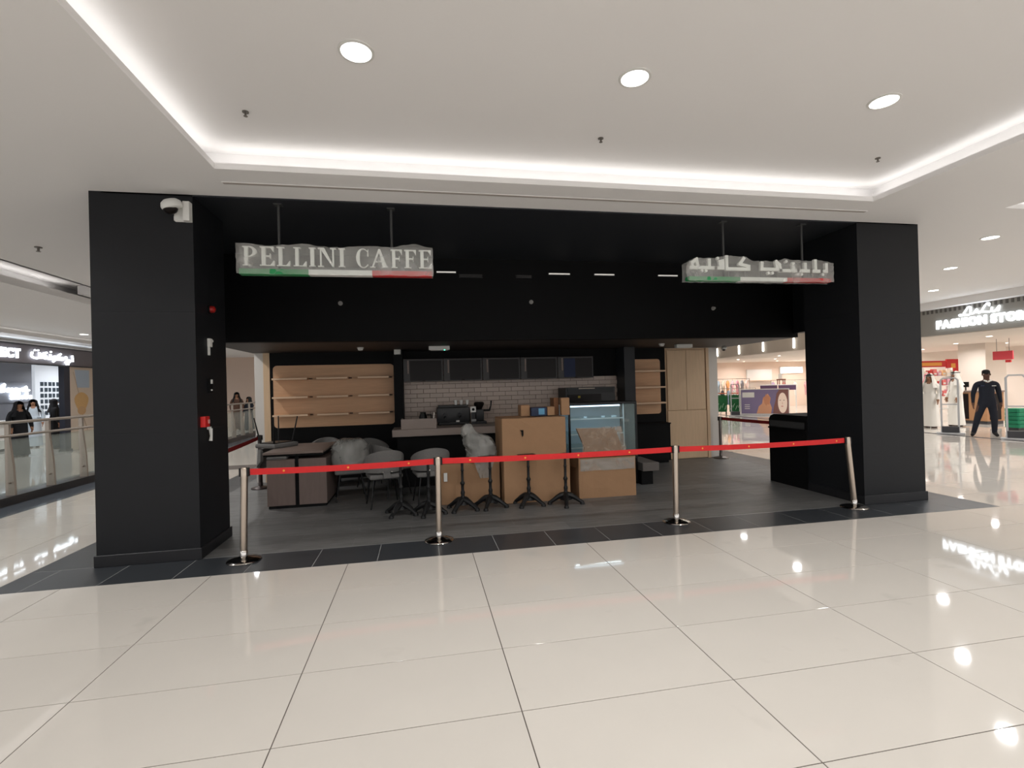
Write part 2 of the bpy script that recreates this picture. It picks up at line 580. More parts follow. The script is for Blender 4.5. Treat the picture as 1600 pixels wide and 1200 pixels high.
be = B()
box(be, -3.2, -3.05, 6.25, 7.65, 2.47, CZ)
struct('beam', be, [m_black], 'black side beam over the walkway by the camera column', 'beam')
struct('beam', bx(6.52, 6.68, 6.40, 7.65, 2.47, CZ), [m_black], 'black side beam over the podium desk', 'beam')
struct('beam', bx(-3.05, 6.60, 7.65, 7.80, 2.40, CZ), [m_blackwall], 'wide black bulkhead hanging over the cafe', 'beam')
struct('ceiling', bx(-3.05, 6.52, 5.47, 7.65, 3.675, 3.69), [m_blackceil], 'black painted ceiling over the cafe front', 'ceiling')
struct('ceiling', bx(-3.05, 6.60, 7.80, 9.82, 2.40, 2.48), [mat('dark_brown_soffit', (52, 45, 42), 0.55)], 'low dark brown ceiling over the cafe counter', 'ceiling')

struct('wall_back', bx(-2.764, 5.17, 9.8, 10.1, 0, 2.40), [m_blackmat], 'black back wall of the cafe behind shelves', 'wall')
struct('wall_service', bx(-3.0, 6.38, 10.1, 12.3, 0, 3.69), [m_whitewall])
struct('wall_end', bx(-3.03, -2.875, 9.8, 10.2, 0, 2.40), [m_whitewall], 'narrow white wall end beside the long wooden shelf', 'wall')
struct('trim_1', bx(-2.875, -2.764, 9.79, 10.1, 0, 2.40), [m_woodv], 'narrow pale wood strip beside the long shelf wall', 'trim')
struct('wall_end', bx(6.175, 6.41, 9.8, 10.2, 0, 2.40), [m_whitewall], 'narrow white wall end beside the wooden doors', 'wall')
struct('wall_fin', bx(-0.50, -0.335, 9.38, 9.8, 0, 2.40), [m_blackmat], 'black wall fin between long shelf and subway tiles', 'wall')
struct('wall_fin', bx(4.06, 4.29, 9.38, 9.8, 0, 2.40), [mat('charcoal_fin', (44, 46, 50), 0.5)], 'charcoal wall fin beside the short wooden shelf', 'wall')

# wooden doors at the back: two upper leaves, one lower panel
dr = thing('door_1', 'pale oak door panels at the back of the cafe', 'door', (5.66, 9.8, 0), kind='structure')
obj('door_frame', bx(5.17, 6.175, 9.80, 9.9, 0, 2.39), m_woodv, dr)
obj('door_leaf', bx(5.20, 5.64, 9.765, 9.80, 1.055, 2.35, bev=0.004, seg=1), m_woodv, dr)
obj('door_leaf', bx(5.646, 6.09, 9.765, 9.80, 1.055, 2.35, bev=0.004, seg=1), m_woodv, dr)
obj('door_leaf', bx(5.19, 6.10, 9.76, 9.80, 0.01, 1.045, bev=0.004, seg=1), m_woodv, dr)
struct('trim_2', bx(6.11, 6.175, 9.75, 9.80, 0, 2.39), [m_woodv])

# subway tile splashback
sb = thing('wall_splashback', 'beige subway tile splashback behind the coffee machine', 'wall', (1.9, 9.79, 1.4), kind='structure')
obj('grout_bed', bx(-0.335, 4.06, 9.785, 9.80, 0.95, 1.82), m_subgrout, sb)
bw, bh, g = 0.25, 0.088, 0.006
tm = {}
z = 0.955
row = 0
while z < 1.80:
    x = -0.335 - (bw / 2 if row % 2 else 0)
    while x < 4.06:
        a, b_ = max(x, -0.335) + g / 2, min(x + bw, 4.06) - g / 2
        if b_ - a > 0.03:
            w = round(b_ - a, 3)
            if w not in tm:
                tm[w] = mesh_of(bx(-w / 2, w / 2, -0.012, 0, 0, bh - g, bev=0.003, seg=1), 'tile', [m_subway])
            piece('tile', tm[w], sb, ((a + b_) / 2 - 1.9, 9.785 - 9.79, z - 1.4))
        x += bw
    z += bh; row += 1

# ---- railing side: kerb and polished strip
struct('kerb', bx(-6.75, -6.37, -6, 24, 0, 0.14), [m_kerb], 'dark stone kerb under the glass railing', 'kerb')
struct('trim_3', bx(-6.37, -5.85, -6, 24, 0, 0.004), [m_slate], 'polished slate strip along the glass railing', 'trim')

# ---- fashion store shell (side of the walkway)
SX = 14.3
struct('wall_store_back', bx(24.0, 24.2, 2, 30, 0, 3.0), [m_cream])
struct('wall_store_end', bx(SX, 24.2, 27.0, 27.2, 0, 3.0), [m_peach])
struct('wall_store_near', bx(SX, 24.2, 2.0, 2.2, 0, 3.0), [m_cream])
struct('ceiling_store', bx(SX, 24.2, 2, 27.2, 2.76, 2.9), [mat('store_ceiling', (222, 212, 202), 0.8)], 'warm cream ceiling inside the fashion store', 'ceiling')
struct('trim_4', bx(SX - 0.35, SX + 0.3, 2, 27, 3.50, CZ), [m_ceiling], 'white ceiling drop above the store fascia', 'trim')
struct('trim_5', bx(SX - 0.03, SX + 0.07, 2, 27, 0, 0.008), [m_dkgrey], 'dark threshold strip across the store entrance', 'trim')

# ---- shop across the railing
LX = -11.3
struct('wall_shop_back', bx(-16.2, -16.0, 8, 30, 0, 3.36), [mat('shop_grey_wall', (140, 142, 150), 0.6)], 'grey back wall of the phone shop', 'wall')
struct('ceiling_shop', bx(-16.2, LX, 8, 30, 3.30, 3.36), [m_whitewall])
struct('wall_shop_end', bx(-18, -11.0, 27.0, 27.2, 0, 3.6), [m_cream])

# ================================================================== LAMPS
def make_downlight(r=0.1):
    t = thing('downlight', 'x', 'light', local=True)
    b = B()
    lathe(b, [(r * 1.18, 0.0), (r * 1.18, -0.006), (r * 1.0, -0.010), (r * 0.97, 0.0)], n=28)
    obj('trim_ring', b, m_white, t, smooth=True)
    b = B()
    lathe(b, [(r * 0.97, 0.001), (r * 0.97, -0.006), (r * 0.5, -0.009)], n=28)
    obj('lens', b, m_glow, t)
    return t
dl_proto = make_downlight()
dl_used = [False]
def downlight(loc, label, group, power=None, spread=150, color=WARM, scale=1.0, lamp=True):
    if dl_used[0]:
        t = copy_tree(dl_proto)
    else:
        t = dl_proto; dl_used[0] = True
    t.location = loc
    t.scale = (scale,) * 3
    props(t, label, 'light', group)
    if lamp:
        area_lamp('downlight_lamp', Vector(loc) + Vector((0, 0, -0.015)), LAMP_W if power is None else power, 0.19 * scale, spread=spread, color=color)
    return t
GT = 'round downlights in the ceiling tray'
TXn = {-0.37: 'CCTV camera side', 1.61: 'middle', 3.79: 'fashion store side'}
for x, nm in ((-0.37, 'nearest the security camera'), (1.61, 'in the middle of the row'), (3.79, 'nearest the fashion store')):
    downlight((x, 3.385, 3.92), 'round white downlight in the tray above the cafe, ' + nm, GT)
ORD = ('first', 'second', 'third', 'fourth', 'fifth', 'sixth', 'seventh', 'eighth')
for j, y in enumerate((0.9, -1.6, -4.1)):
    for x, nm in ((-0.37, 'railing side'), (1.61, 'middle'), (3.79, 'store side')):
        downlight((x, y, 3.92), 'round tray downlight overhead, %s row from the cafe, %s' % (ORD[j + 1], nm), 'downlights behind the viewer')
for j, y in enumerate((3.3, 0.9, -1.6, -4.1)):
    for x, nm in ((8.8, 'nearer the cafe tray'), (11.4, 'nearer the store')):
        downlight((x, y, 3.92), 'round downlight in the second tray, %s row back, %s' % (ORD[j], nm), 'downlights in the second tray')
for x, y in ((-4.7, 5.2), (-3.6, 2.6), (-3.6, -0.4), (-3.6, -3.4), (6.15, 1.2), (6.15, -1.8)):  # lamps labelled added sit out of view to brighten the left floor
    downlight((x, y, CZ), 'round white downlight %s, outside the trays' % ({(-4.7, 5.2): 'added out of view beside the glass railing', (6.15, 1.2): 'between the two trays, nearer the cafe', (6.15, -1.8): 'between the two trays, farther from the cafe', (-3.6, 2.6): 'on the railing side, nearest the cafe', (-3.6, -0.4): 'added out of view on the railing side, second from the cafe', (-3.6, -3.4): 'added out of view on the railing side, third from the cafe'}[(x, y)]), 'downlights beside the viewer', power=26 if x < -4 else None)
for (x, y), lb in (((8.39, 5.88), 'white downlight over the side walkway, nearest the second tray'), ((9.95, 7.65), 'white downlight over the side walkway, second from the tray'), ((12.1, 9.7), 'white downlight over the side walkway, above the store sign')):
    downlight((x, y, CZ), lb, 'downlights over the side walkway', power=26)
for k, (x, y) in enumerate(((10.35, 12.27), (10.7, 15.1), (10.9, 18.2), (10.9, 22.0))):
    downlight((x, y, CZ), '%s white side walkway downlight hidden behind the black column' % ORD[k], 'downlights behind the column', power=26)
for k, (x, y) in enumerate(((-4.3, 9.0), (-4.9, 12.0), (-4.9, 15.8), (-4.9, 20.0), (-4.9, 24.0))):  # first two are added unseen, to brighten the left floor and ceiling
    downlight((x, y, CZ), '%s white downlight over the railing walkway, unseen behind the camera column' % ORD[k], 'downlights behind the cafe', power=26)
downlight((-9.55, 16.2, 3.50), 'small white downlight over the shop front across the railing', 'downlights across the railing')
downlight((-8.2, 10.4, 3.50), 'white downlight across the railing, outside the view', 'downlights across the railing')
downlight((-8.5, 22.5, 3.50), 'white downlight across the railing, far end', 'downlights across the railing')

# ================================================================== RAILING
ra = thing('glass_railing', 'glass railing with grey posts and double handrail beside the walkway', 'railing', (-6.5, 12, 0.14))
tube_b = B(); tube(tube_b, [(-6.45, -2, 1.30), (-6.45, 24, 1.30)], 0.026, 10); obj('handrail', tube_b, m_railmetal, ra, smooth=True)
tube_b = B(); tube(tube_b, [(-6.47, -2, 1.085), (-6.47, 24, 1.085)], 0.022, 10); obj('handrail', tube_b, m_railmetal, ra, smooth=True)
py = 4.0
pys = []
while py < 24:
    pys.append(py); py += 0.86
for y in pys:
    b = B()
    prism(b, [(0, 0), (0.13, 0), (0.11, 0.45), (0.06, 0.9), (0.06, 1.13), (0.0, 1.13), (0.0, 0.6)], (-6.53, y - 0.02, 0.14), (1, 0, 0), (0, 0, 1), -0.045)
    p = obj('post', b, m_railmetal, ra)
    b = B(); tube(b, [(-6.47, y, 1.26), (-6.45, y, 1.30)], 0.012, 6); obj('bracket', b, m_railmetal, p)
    b = B(); tube(b, [(-6.46, y - 0.07, 0.34), (-6.46, y + 0.07, 0.34)], 0.014, 6); obj('glass_clamp', b, m_railmetal, p)
for a, b_ in zip(pys, pys[1:]):
    obj('glass_pane', bx(-6.515, -6.503, a + 0.05, b_ - 0.05, 0.16, 1.02), m_railglass, ra)

# ================================================================== SIGNS OF THE CAFE
SY = 5.60
def serif_letter(ch, x, w, z0, h, depth=0.035):
    """roman capitals built of stems, hairlines and serifs"""
    b = B()
    U, V = (1, 0, 0), (0, 0, 1)
    O = (x, SY, z0)
    cnt = [0]
    def poly(pts):
        cnt[0] += 1
        prism(b, [(u * w, v * h) for u, v in pts], O, U, V, depth + 0.0006 * (cnt[0] % 9))
    def rect(u0, u1, v0, v1): poly([(u0, v0), (u1, v0), (u1, v1), (u0, v1)])
    s = 0.05
    if ch == 'I':
        rect(.22, .78, 0, 1); rect(0, 1, 0, s); rect(0, 1, 1 - s, 1)
    elif ch == 'L':
        rect(.14, .40, 0, 1); rect(0, .55, 1 - s, 1); rect(0, 1, 0, s)
        poly([(.72, s), (1, s), (1, .27), (.96, .27)])
    elif ch in 'EF':
        rect(.12, .38, 0, 1); rect(0, .95, 1 - s, 1); rect(.38, .72, .48, .54)
        poly([(.68, .38), (.74, .38), (.74, .64), (.68, .64)])
        poly([(.72, 1 - s), (.90, .75), (.95, .75), (.95, 1 - s)])
        if ch == 'E':
            rect(0, 1, 0, s); poly([(.74, s), (1, s), (1, .27), (.95, .27)])
        else:
            rect(0, .56, 0, s)
    elif ch == 'P':
        rect(.12, .38, 0, 1); rect(0, .56, 0, s); rect(0, .5, 1 - s, 1); rect(.38, .5, .45, .45 + s)
        n = 12
        ou = [(.48 + .50 * math.cos(a), .725 + .275 * math.sin(a)) for a in [(-PI / 2 + PI * k / n) for k in range(n + 1)]]
        inn = [(.46 + .26 * math.cos(a), .725 + .225 * math.sin(a)) for a in [(-PI / 2 + PI * k / n) for k in range(n + 1)]]
        for k in range(n):
            poly([ou[k], ou[k + 1], inn[k + 1], inn[k]])
    elif ch == 'N':
        rect(.12, .20, 0, 1); rect(.80, .88, 0, 1); rect(0, .32, 0, s); rect(.68, 1, 1 - s, 1); rect(0, .2, 1 - s, 1)
        poly([(.10, 1), (.36, 1), (.88, 0), (.80, 0)])
    elif ch == 'A':
        poly([(.08, 0), (.16, 0), (.50, .86), (.46, 1)])
        poly([(.44, 1), (.56, 1), (.94, 0), (.68, 0)]); rect(.24, .74, .30, .36)
        rect(0, .28, 0, s); rect(.58, 1, 0, s)
    elif ch == 'C':
        n = 22
        a0, a1 = math.radians(48), math.radians(318)
        for k in range(n):
            t0, t1 = a0 + (a1 - a0) * k / n, a0 + (a1 - a0) * (k + 1) / n
            def th(a): return .07 + .20 * max(0, -math.cos(a)) ** 1.0
            poly([(.52 + .50 * math.cos(t0), .5 + .51 * math.sin(t0)), (.52 + .50 * math.cos(t1), .5 + .51 * math.sin(t1)),
                  (.52 + (.50 - th(t1)) * math.cos(t1), .5 + (.51 - th(t1) * .35) * math.sin(t1)), (.52 + (.50 - th(t0)) * math.cos(t0), .5 + (.51 - th(t0) * .35) * math.sin(t0))])
        poly([(.82, .62), (.90, .62), (.90, .99), (.84, .90)])
    return b

def flag_bar(sign, x0, x1, z0, z1):
    a, c = x0 + (x1 - x0) * 0.345, x0 + (x1 - x0) * 0.675
    for xa, xb, m, lb in ((x0, a, m_green, 'green third of the bar'), (a, c, m_flagwhite, 'white third of the bar'), (c, x1, m_flagred, 'red third of the bar')):
        o = obj('bar_segment', bx(xa, xb, SY - 0.04, SY + 0.05, z0, z1), m, sign)
        o['label'] = lb

def rods(sign, xs, zb):
    for x in xs:
        b = B(); tube(b, [(x, SY + 0.01, zb), (x, SY + 0.01, 3.675)], 0.014, 8); box(b, x - 0.04, x + 0.04, SY - 0.03, SY + 0.05, 3.662, 3.675)
        obj('hanger_rod', b, mat('rod_grey', (62, 62, 62), 0.4), sign, smooth=True)

def film(sign, top, x0, x1, zb, seed):
    """crumpled film wrapped round the letters: front and back sheet joined over the top"""
    b = B()
    def fn(u, v):
        # v: 0 front bottom -> 0.5 top -> 1 back bottom
        x = x0 + (x1 - x0) * u
        zt = top(x)
        s = 1 - abs(v * 2 - 1)
        zz = zb + (zt - zb) * min(1.0, s * 1.12)
        side = -1 if v < 0.5 else 1
        p = Vector((x * 6 + seed, v * 4, seed * 2.3))
        n1 = mnoise.noise(p); n2 = mnoise.noise(p * 3.1)
        yoff = 0.055 * (1 if s < 0.9 else max(0, (1 - s) * 10)) + 0.012 * n1 + 0.010 * n2
        return Vector((x + 0.010 * n2, SY + 0.008 + side * max(0.046, yoff) if s < 0.95 else SY + 0.008 + 0.02 * side * (1 - s) * 20 * 0.6, zz + 0.010 * n2))
    grid_sheet(b, fn, 72, 20)
    return obj('plastic_wrap', b, m_film, sign, smooth=True)

s1 = thing('hanging_sign', 'hanging letter sign reading PELLINI CAFFE over a green white red bar', 'sign', (-0.85, SY, 2.91), 'wrapped hanging signs')
pxs = [('P', 379.5, 400.5), ('E', 405, 426.5), ('L', 430, 450), ('L', 455, 474.5), ('I', 478.5, 488.5), ('N', 492, 520), ('I', 524, 534), ('C', 551, 573), ('A', 573.5, 603), ('F', 606.5, 626), ('F', 628.5, 649), ('E', 652.5, 673.5)]
def p2x(p): return -1.861 + (p - 372) * (2.027 / 304.0)
for ch, a, c in pxs:
    xa, xb = p2x(a), p2x(c)
    obj('letter', serif_letter(ch, xa, xb - xa, 3.005, 0.205), m_letter, s1)
flag_bar(s1, -1.845, 0.15, 2.915, 2.972)
for ch, a, c in pxs:
    pass
b = B(); box(b, -1.83, 0.14, SY + 0.0, SY + 0.02, 2.972, 3.006); obj('letter_rail', b, mat('clear_rail', (120, 118, 116), 0.4), s1)
rods(s1, (-1.457, -0.284), 2.97)
film(s1, lambda x: 3.228 + (0.045 if -0.30 < x < 0.12 else 0) * math.sin((x + 0.30) / 0.42 * PI if -0.30 < x < 0.12 else 0) + 0.012 * math.sin(x * 9), -1.87, 0.165, 2.918, 3.0)

s2 = thing('hanging_sign', 'hanging Arabic letter sign over a pale green white red bar', 'sign', (4.3, SY, 2.91), 'wrapped hanging signs')
AX0, AXS = 3.261, (5.311 - 3.261) / (1293 - 1070.5)
def ax(zx): return 3.27 + ((1020 + zx / 5.0) - 1071) * AXS * 0.995
def az(zy): return 3.205 - (zy - 215) * (0.285 / 190.0)
def stroke_letter(name, strokes, w=0.034, depth=0.035, parent=None, dots=()):
    w = 0.040
    cnt = 0
    b = B()
    for st in strokes:
        for (u0, v0), (u1, v1) in zip(st, st[1:]):
            p0, p1 = Vector((ax(u0), 0, az(v0))), Vector((ax(u1), 0, az(v1)))
            d = (p1 - p0); L = d.length; d.normalize(); n = Vector((-d.z, 0, d.x)) * w / 2; e = d * w * 0.45
            q = [p0 - e - n, p1 + e - n, p1 + e + n, p0 - e + n]
            cnt += 1
            prism(b, [(v.x, v.z) for v in q], (0, SY + 0.001 * (cnt % 4), 0), (1, 0, 0), (0, 0, 1), depth)
    for u, v in dots:
        r = 0.019
        prism(b, [(ax(u) + r * math.cos(2 * PI * k / 10), az(v) + r * math.sin(2 * PI * k / 10)) for k in range(10)], (0, SY, 0), (1, 0, 0), (0, 0, 1), depth)
    return obj('letter', b, m_letter, parent)
stroke_letter('heh', [[(292, 300), (297, 258), (328, 232), (338, 300)], [(285, 300), (400, 300)]], parent=s2)
stroke_letter('yeh', [[(400, 300), (470, 300)], [(422, 236), (422, 300)]], parent=s2, dots=((366, 326), (396, 326)))
stroke_letter('feh', [[(470, 300), (524, 300), (524, 240), (500, 246), (503, 272), (524, 272)]], parent=s2, dots=((486, 220),))
stroke_letter('alef', [[(553, 206), (553, 306), (600, 306)]], parent=s2)
stroke_letter('kaf', [[(600, 306), (722, 306), (722, 282), (652, 264), (684, 216)]], parent=s2)
stroke_letter('final_yeh', [[(826, 250), (822, 302), (944, 304), (938, 238), (962, 262), (972, 312)]], parent=s2, dots=((874, 336), (905, 336)))
stroke_letter('noon', [[(972, 312), (1110, 312)], [(1074, 250), (1074, 312)]], parent=s2, dots=((1017, 234),))
stroke_letter('yeh', [[(1110, 312), (1215, 312)], [(1170, 252), (1170, 312)]], parent=s2, dots=((1108, 342), (1138, 342)))
stroke_letter('lam', [[(1215, 312), (1300, 312)], [(1252, 222), (1252, 312)]], parent=s2)
stroke_letter('beh', [[(1300, 312), (1342, 312), (1342, 252)]], parent=s2, dots=((1310, 342),))
flag_bar(s2, 3.29, 5.33, 2.918, 2.965)
for k in range(9):
    xx = 3.40 + k * 0.23
    obj('letter_pin', bx(xx - 0.004, xx + 0.004, SY, SY + 0.008, 2.965, 3.07), MATS['clear_rail'], s2)
rods(s2, (3.80, 4.935), 2.97)
def top2(x):
    k = [(3.2, 3.10), (3.36, 3.19), (3.6, 3.20), (3.85, 3.225), (4.05, 3.225), (4.16, 3.17), (4.5, 3.17), (4.62, 3.205), (4.98, 3.18), (5.1, 3.21), (5.34, 3.165), (5.6, 3.16)]
    for (a, za), (c, zc) in zip(k, k[1:]):
        if a <= x <= c: return za + (zc - za) * (x - a) / (c - a)
    return 3.17
fl2 = film(s2, top2, 3.255, 5.355, 2.908, 11.0)

# ================================================================== FITTINGS ON THE BLACK BULKHEAD AND CEILINGS
GL = 'linear slot fittings on the bulkhead'
for x0, x1, m, lb in ((0.276, 0.571, m_white, 'slim white slot light beside the PELLINI CAFFE sign'), (2.06, 2.41, m_white, 'slim white slot light, middle of the bulkhead'),
                      (2.83, 3.17, m_white, 'slim white slot light, second right of the bulkhead middle'), (3.95, 4.30, m_white, 'slim white slot light beside the Arabic sign')):
    t = thing('slot_light', lb, 'light', ((x0 + x1) / 2, 7.65, 3.45), GL)
    obj('frame', bx(x0 - 0.012, x1 + 0.012, 7.635, 7.652, 3.435, 3.472), m_blackmetal, t)
    obj('diffuser', bx(x0, x1, 7.625, 7.640, 3.443, 3.464), mat('slot_diffuser', (235, 233, 228), 0.5, emit=(255, 250, 240), estr=0.22), t)
for x0, x1, lb in ((0.62, 0.99, 'dark vent grille on the bulkhead nearest the PELLINI CAFFE sign'), (1.52, 1.78, 'short dark vent grille on the bulkhead middle')):
    t = thing('vent_grille', lb, 'vent', ((x0 + x1) / 2, 7.65, 3.41), GL)
    obj('frame', bx(x0, x1, 7.635, 7.652, 3.375, 3.43), m_blackmetal, t)
    for k in range(3):
        obj('slat', bx(x0 + 0.01, x1 - 0.01, 7.627, 7.640, 3.382 + k * 0.016, 3.392 + k * 0.016), mat('grille_grey', (52, 50, 50), 0.5), t)

def sprinkler(loc, label, axis, group, m, s=1.0):
    """axis: unit vector away from the surface"""
    t = thing('sprinkler', label, 'sprinkler', loc, group)
    ax_ = Vector(axis); L = Vector(loc)
    def tb(parts, nm, mm, par):
        b = B()
        for p0, p1, r in parts:
            tube(b, [L + ax_ * p0 * s, L + ax_ * p1 * s], r * s, 12)
        return obj(nm, b, mm, par, smooth=True)
    tb([(0, 0.012, 0.042)], 'escutcheon', m, t)
    tb([(0.012, 0.055, 0.014)], 'nozzle', m, t)
    tb([(0.058, 0.064, 0.026)], 'deflector', m, t)
    return t
GSP = 'sprinkler heads'
sm_grey = mat('sprinkler_steel', (128, 122, 116), 0.35, 0.7)
for x, y, lb in ((-1.33, 4.24, 'small steel ceiling sprinkler in the tray corner by the camera column'), (1.68, 4.27, 'small steel ceiling sprinkler at the middle of the tray edge'), (4.70, 4.285, 'small steel ceiling sprinkler in the tray corner by the fashion store')):
    sprinkler((x, y, 3.92), lb, (0, 0, -1), GSP, sm_grey, 0.6)
sprinkler((-4.98, 7.58, CZ), 'small steel ceiling sprinkler above the walkway beside the glass railing', (0, 0, -1), GSP, sm_grey)
sm_pale = mat('sprinkler_pale', (150, 148, 144), 0.5)
for x, z, lb in ((-1.153, 2.966, 'pale round sprinkler on the black bulkhead under the PELLINI CAFFE sign'), (1.761, 3.0, 'pale round sprinkler on the middle of the black bulkhead'), (4.955, 2.906, 'pale round sprinkler on the black bulkhead under the Arabic sign')):
    sprinkler((x, 7.65, z), lb, (0, -1, 0), 'bulkhead sprinklers', sm_pale, 0.8)

def smoke_detector(x, y, lb):
    t = thing('smoke_detector', lb, 'detector', (x, y, 2.40), 'smoke detectors')
    b = B(); lathe(b, [(0.055, 2.40), (0.055, 2.385), (0.048, 2.378)], x, y, 20); obj('base', b, m_white, t, smooth=True)
    b = B(); lathe(b, [(0.045, 2.379), (0.045, 2.362), (0.03, 2.348), (0.012, 2.345)], x, y, 20); obj('sensor_head', b, m_white, t, smooth=True)
smoke_detector(-1.015, 8.79, 'white round smoke detector above the long wooden shelf')
smoke_detector(4.53, 8.69, 'white round smoke detector above the short wooden shelf')
def emergency_light(x, y, w, lb, led):
    t = thing('emergency_light', lb, 'light', (x, y, 2.40), 'emergency lights')
    obj('housing', bx(x - w / 2, x + w / 2, y - 0.05, y + 0.05, 2.335, 2.40, bev=0.008), m_white, t)
    obj('diffuser', bx(x - w / 2 + 0.03, x + w / 2 - 0.03, y - 0.04, y + 0.04, 2.325, 2.337), mat('pale_diffuser', (206, 204, 198), 0.4), t)
    if led:
        b = B(); lathe(b, [(0.008, 2.337), (0.008, 2.322), (0.002, 2.32)], x + w / 4, y - 0.046, 10); obj('indicator_led', b, mat('green_led', (90, 255, 200), 0.4, emit=(90, 255, 200), estr=2.0), t)
emergency_light(0.325, 8.70, 0.36, 'white emergency light bar with green dot above the counter', True)
emergency_light(5.10, 8.90, 0.34, 'white emergency light bar above the wooden doors', False)
t = thing('junction_box', 'small white junction box on the low ceiling above the wall fin', 'box', (-0.42, 9.6, 2.40))
obj('box_body', bx(-0.48, -0.36, 9.30, 9.40, 2.31, 2.40, bev=0.006), m_white, t)
obj('cover_plate', bx(-0.475, -0.365, 9.293, 9.302, 2.32, 2.39, bev=0.003), m_white, t)

def dome_camera(name, lb, c, scale, arm):
    t = thing(name, lb, 'camera', c)
    c = Vector(c)
    b = B()
    prof = [(0.012, 0.055), (0.05, 0.05), (0.075, 0.03), (0.085, 0.0), (0.08, -0.02), (0.06, -0.028)]
    lathe(b, [(r * scale, c.z + z * scale) for r, z in prof], c.x, c.y, 24)
    bmesh.ops.rotate(b, verts=b.verts, cent=c, matrix=Matrix.Rotation(math.radians(-14), 3, 'Y') @ Matrix.Rotation(math.radians(12), 3, 'X'))
    hs = obj('dome_housing', b, m_white, t, smooth=True)
    b = B()
    lathe(b, [(0.002, c.z - 0.075 * scale)] + [(0.058 * scale * math.sin(a), c.z - (0.022 + 0.055 * math.cos(a)) * scale) for a in [0.3, 0.6, 0.9, 1.2, 1.5]], c.x - 0.01, c.y - 0.012, 20)
    obj('dark_dome', b, m_glassdark, t, smooth=True)
    if arm:
        b = B()
        prism(b, [(0, 0), (0.16, 0), (0.16, 0.175), (0.10, 0.20), (0.03, 0.14), (0.0, 0.06)], (-2.40, 5.44, 3.408), (1, 0, 0), (0, 0, 1), -0.075)
        bmesh.ops.bevel(b, geom=b.edges[:], offset=0.01, segments=2, affect='EDGES')
        obj('bracket_arm', b, m_white, t, smooth=True)
        obj('wall_plate', bx(-2.30, -2.238, 5.40, 5.472, 3.405, 3.60, bev=0.004), m_white, t)
    return t
dome_camera('security_camera', 'white dome security camera on a bracket at the top of the black column', (-2.375, 5.36, 3.535), 1.15, True)
dome_camera('dome_camera', 'small dark dome camera under the low ceiling beside the white wall end', (6.45, 9.6, 2.36), 0.7, False).children

# fittings on the inner face of the camera column
XI = -2.235
t = thing('alarm_strobe', 'dim red alarm strobe high on the inner face of the camera column', 'alarm', (XI, 5.81, 2.58))
b = B(); tube(b, [(XI, 5.81, 2.58), (XI + 0.02, 5.81, 2.58)], 0.05, 16); obj('base', b, m_blackmat, t, smooth=True)
b = B(); tube(b, [(XI + 0.02, 5.81, 2.58), (XI + 0.05, 5.81, 2.58), (XI + 0.065, 5.81, 2.58)], [0.04, 0.034, 0.012], 16); obj('lens', b, m_darkred, t, smooth=True)
t = thing('wall_switch', 'narrow white switch bracket below the red strobe on the column', 'switch', (XI, 5.775, 2.18))
obj('plate', bx(XI, XI + 0.03, 5.74, 5.80, 2.17, 2.26, bev=0.004), m_white, t)
obj('cable_end', bx(XI, XI + 0.018, 5.745, 5.775, 2.08, 2.17, bev=0.003), m_white, t)
b = B(); tube(b, [(XI, 5.84, 2.24), (XI + 0.02, 5.84, 2.24)], 0.014, 10); obj('button', b, m_white, t)
t = thing('wall_switch', 'small white and black socket plate midway up the column', 'switch', (XI, 5.77, 1.78))
obj('plate', bx(XI, XI + 0.02, 5.73, 5.81, 1.68, 1.83, bev=0.003), m_blackmat, t)
obj('tab', bx(XI, XI + 0.03, 5.755, 5.785, 1.775, 1.82), m_white, t)
obj('tab', bx(XI, XI + 0.03, 5.76, 5.775, 1.70, 1.715), m_white, t)
t = thing('call_point', 'red fire alarm call point box on the camera column', 'alarm', (XI, 5.58, 1.38))
obj('box_body', bx(XI, XI + 0.05, 5.525, 5.635, 1.325, 1.435, bev=0.006), m_red, t)
obj('glass_window', bx(XI + 0.049, XI + 0.055, 5.59, 5.628, 1.36, 1.40), mat('pale_pink_window', (225, 170, 165), 0.3), t)
t = thing('phone_handset', 'white hanging handset below the red call point', 'handset', (XI, 5.70, 1.25))
b = B(); tube(b, [(XI + 0.03, 5.70, 1.30), (XI + 0.035, 5.70, 1.22), (XI + 0.03, 5.695, 1.17)], [0.02, 0.013, 0.018], 8); obj('handset_body', b, m_white, t, smooth=True)
obj('hook', bx(XI, XI + 0.035, 5.685, 5.715, 1.29, 1.32, bev=0.003), m_white, t)

# ================================================================== SHELVES ON THE BACK WALL
def wall_shelf(label, x0, x1, z0, z1, segs, zs, r, over=0.0):
    t = thing('wall_shelf', label, 'shelf', ((x0 + x1) / 2, 9.78, z0), 'oak wall shelves')
    b = B(); prism(b, rrect(x1 - x0, z1 - z0, r), (x0, 9.80, z0), (1, 0, 0), (0, 0, 1), 0.035)
    obj('back_panel', b, m_wood, t)
    for z in zs:
        for a, c in segs:
            sh = obj('shelf_board', bx(a, c, 9.56, 9.765, z - 0.016, z + 0.016, bev=0.003, seg=1), m_wood, t)
            obj('bracket', bx(c - 0.005, c + 0.05, 9.735, 9.765, z - 0.012, z + 0.012), mat('bracket_shade', (92, 66, 50), .6), sh)  # small bracket; its brown stands for the shadow at the board end
            obj('edge_layer', bx(a, c, 9.556, 9.560, z - 0.016, z + 0.016), mat('caught_light_edge', (232, 200, 168), .5), sh)  # paler front edge: light caught by the board, put into its colour
ZS3 = (1.905, 1.565, 1.235)
wall_shelf('long oak wall panel with three rows of short shelves', -2.70, -0.515, 1.0, 2.16, ((-2.67, -2.06), (-1.90, -1.345), (-1.165, -0.60)), ZS3, 0.07)
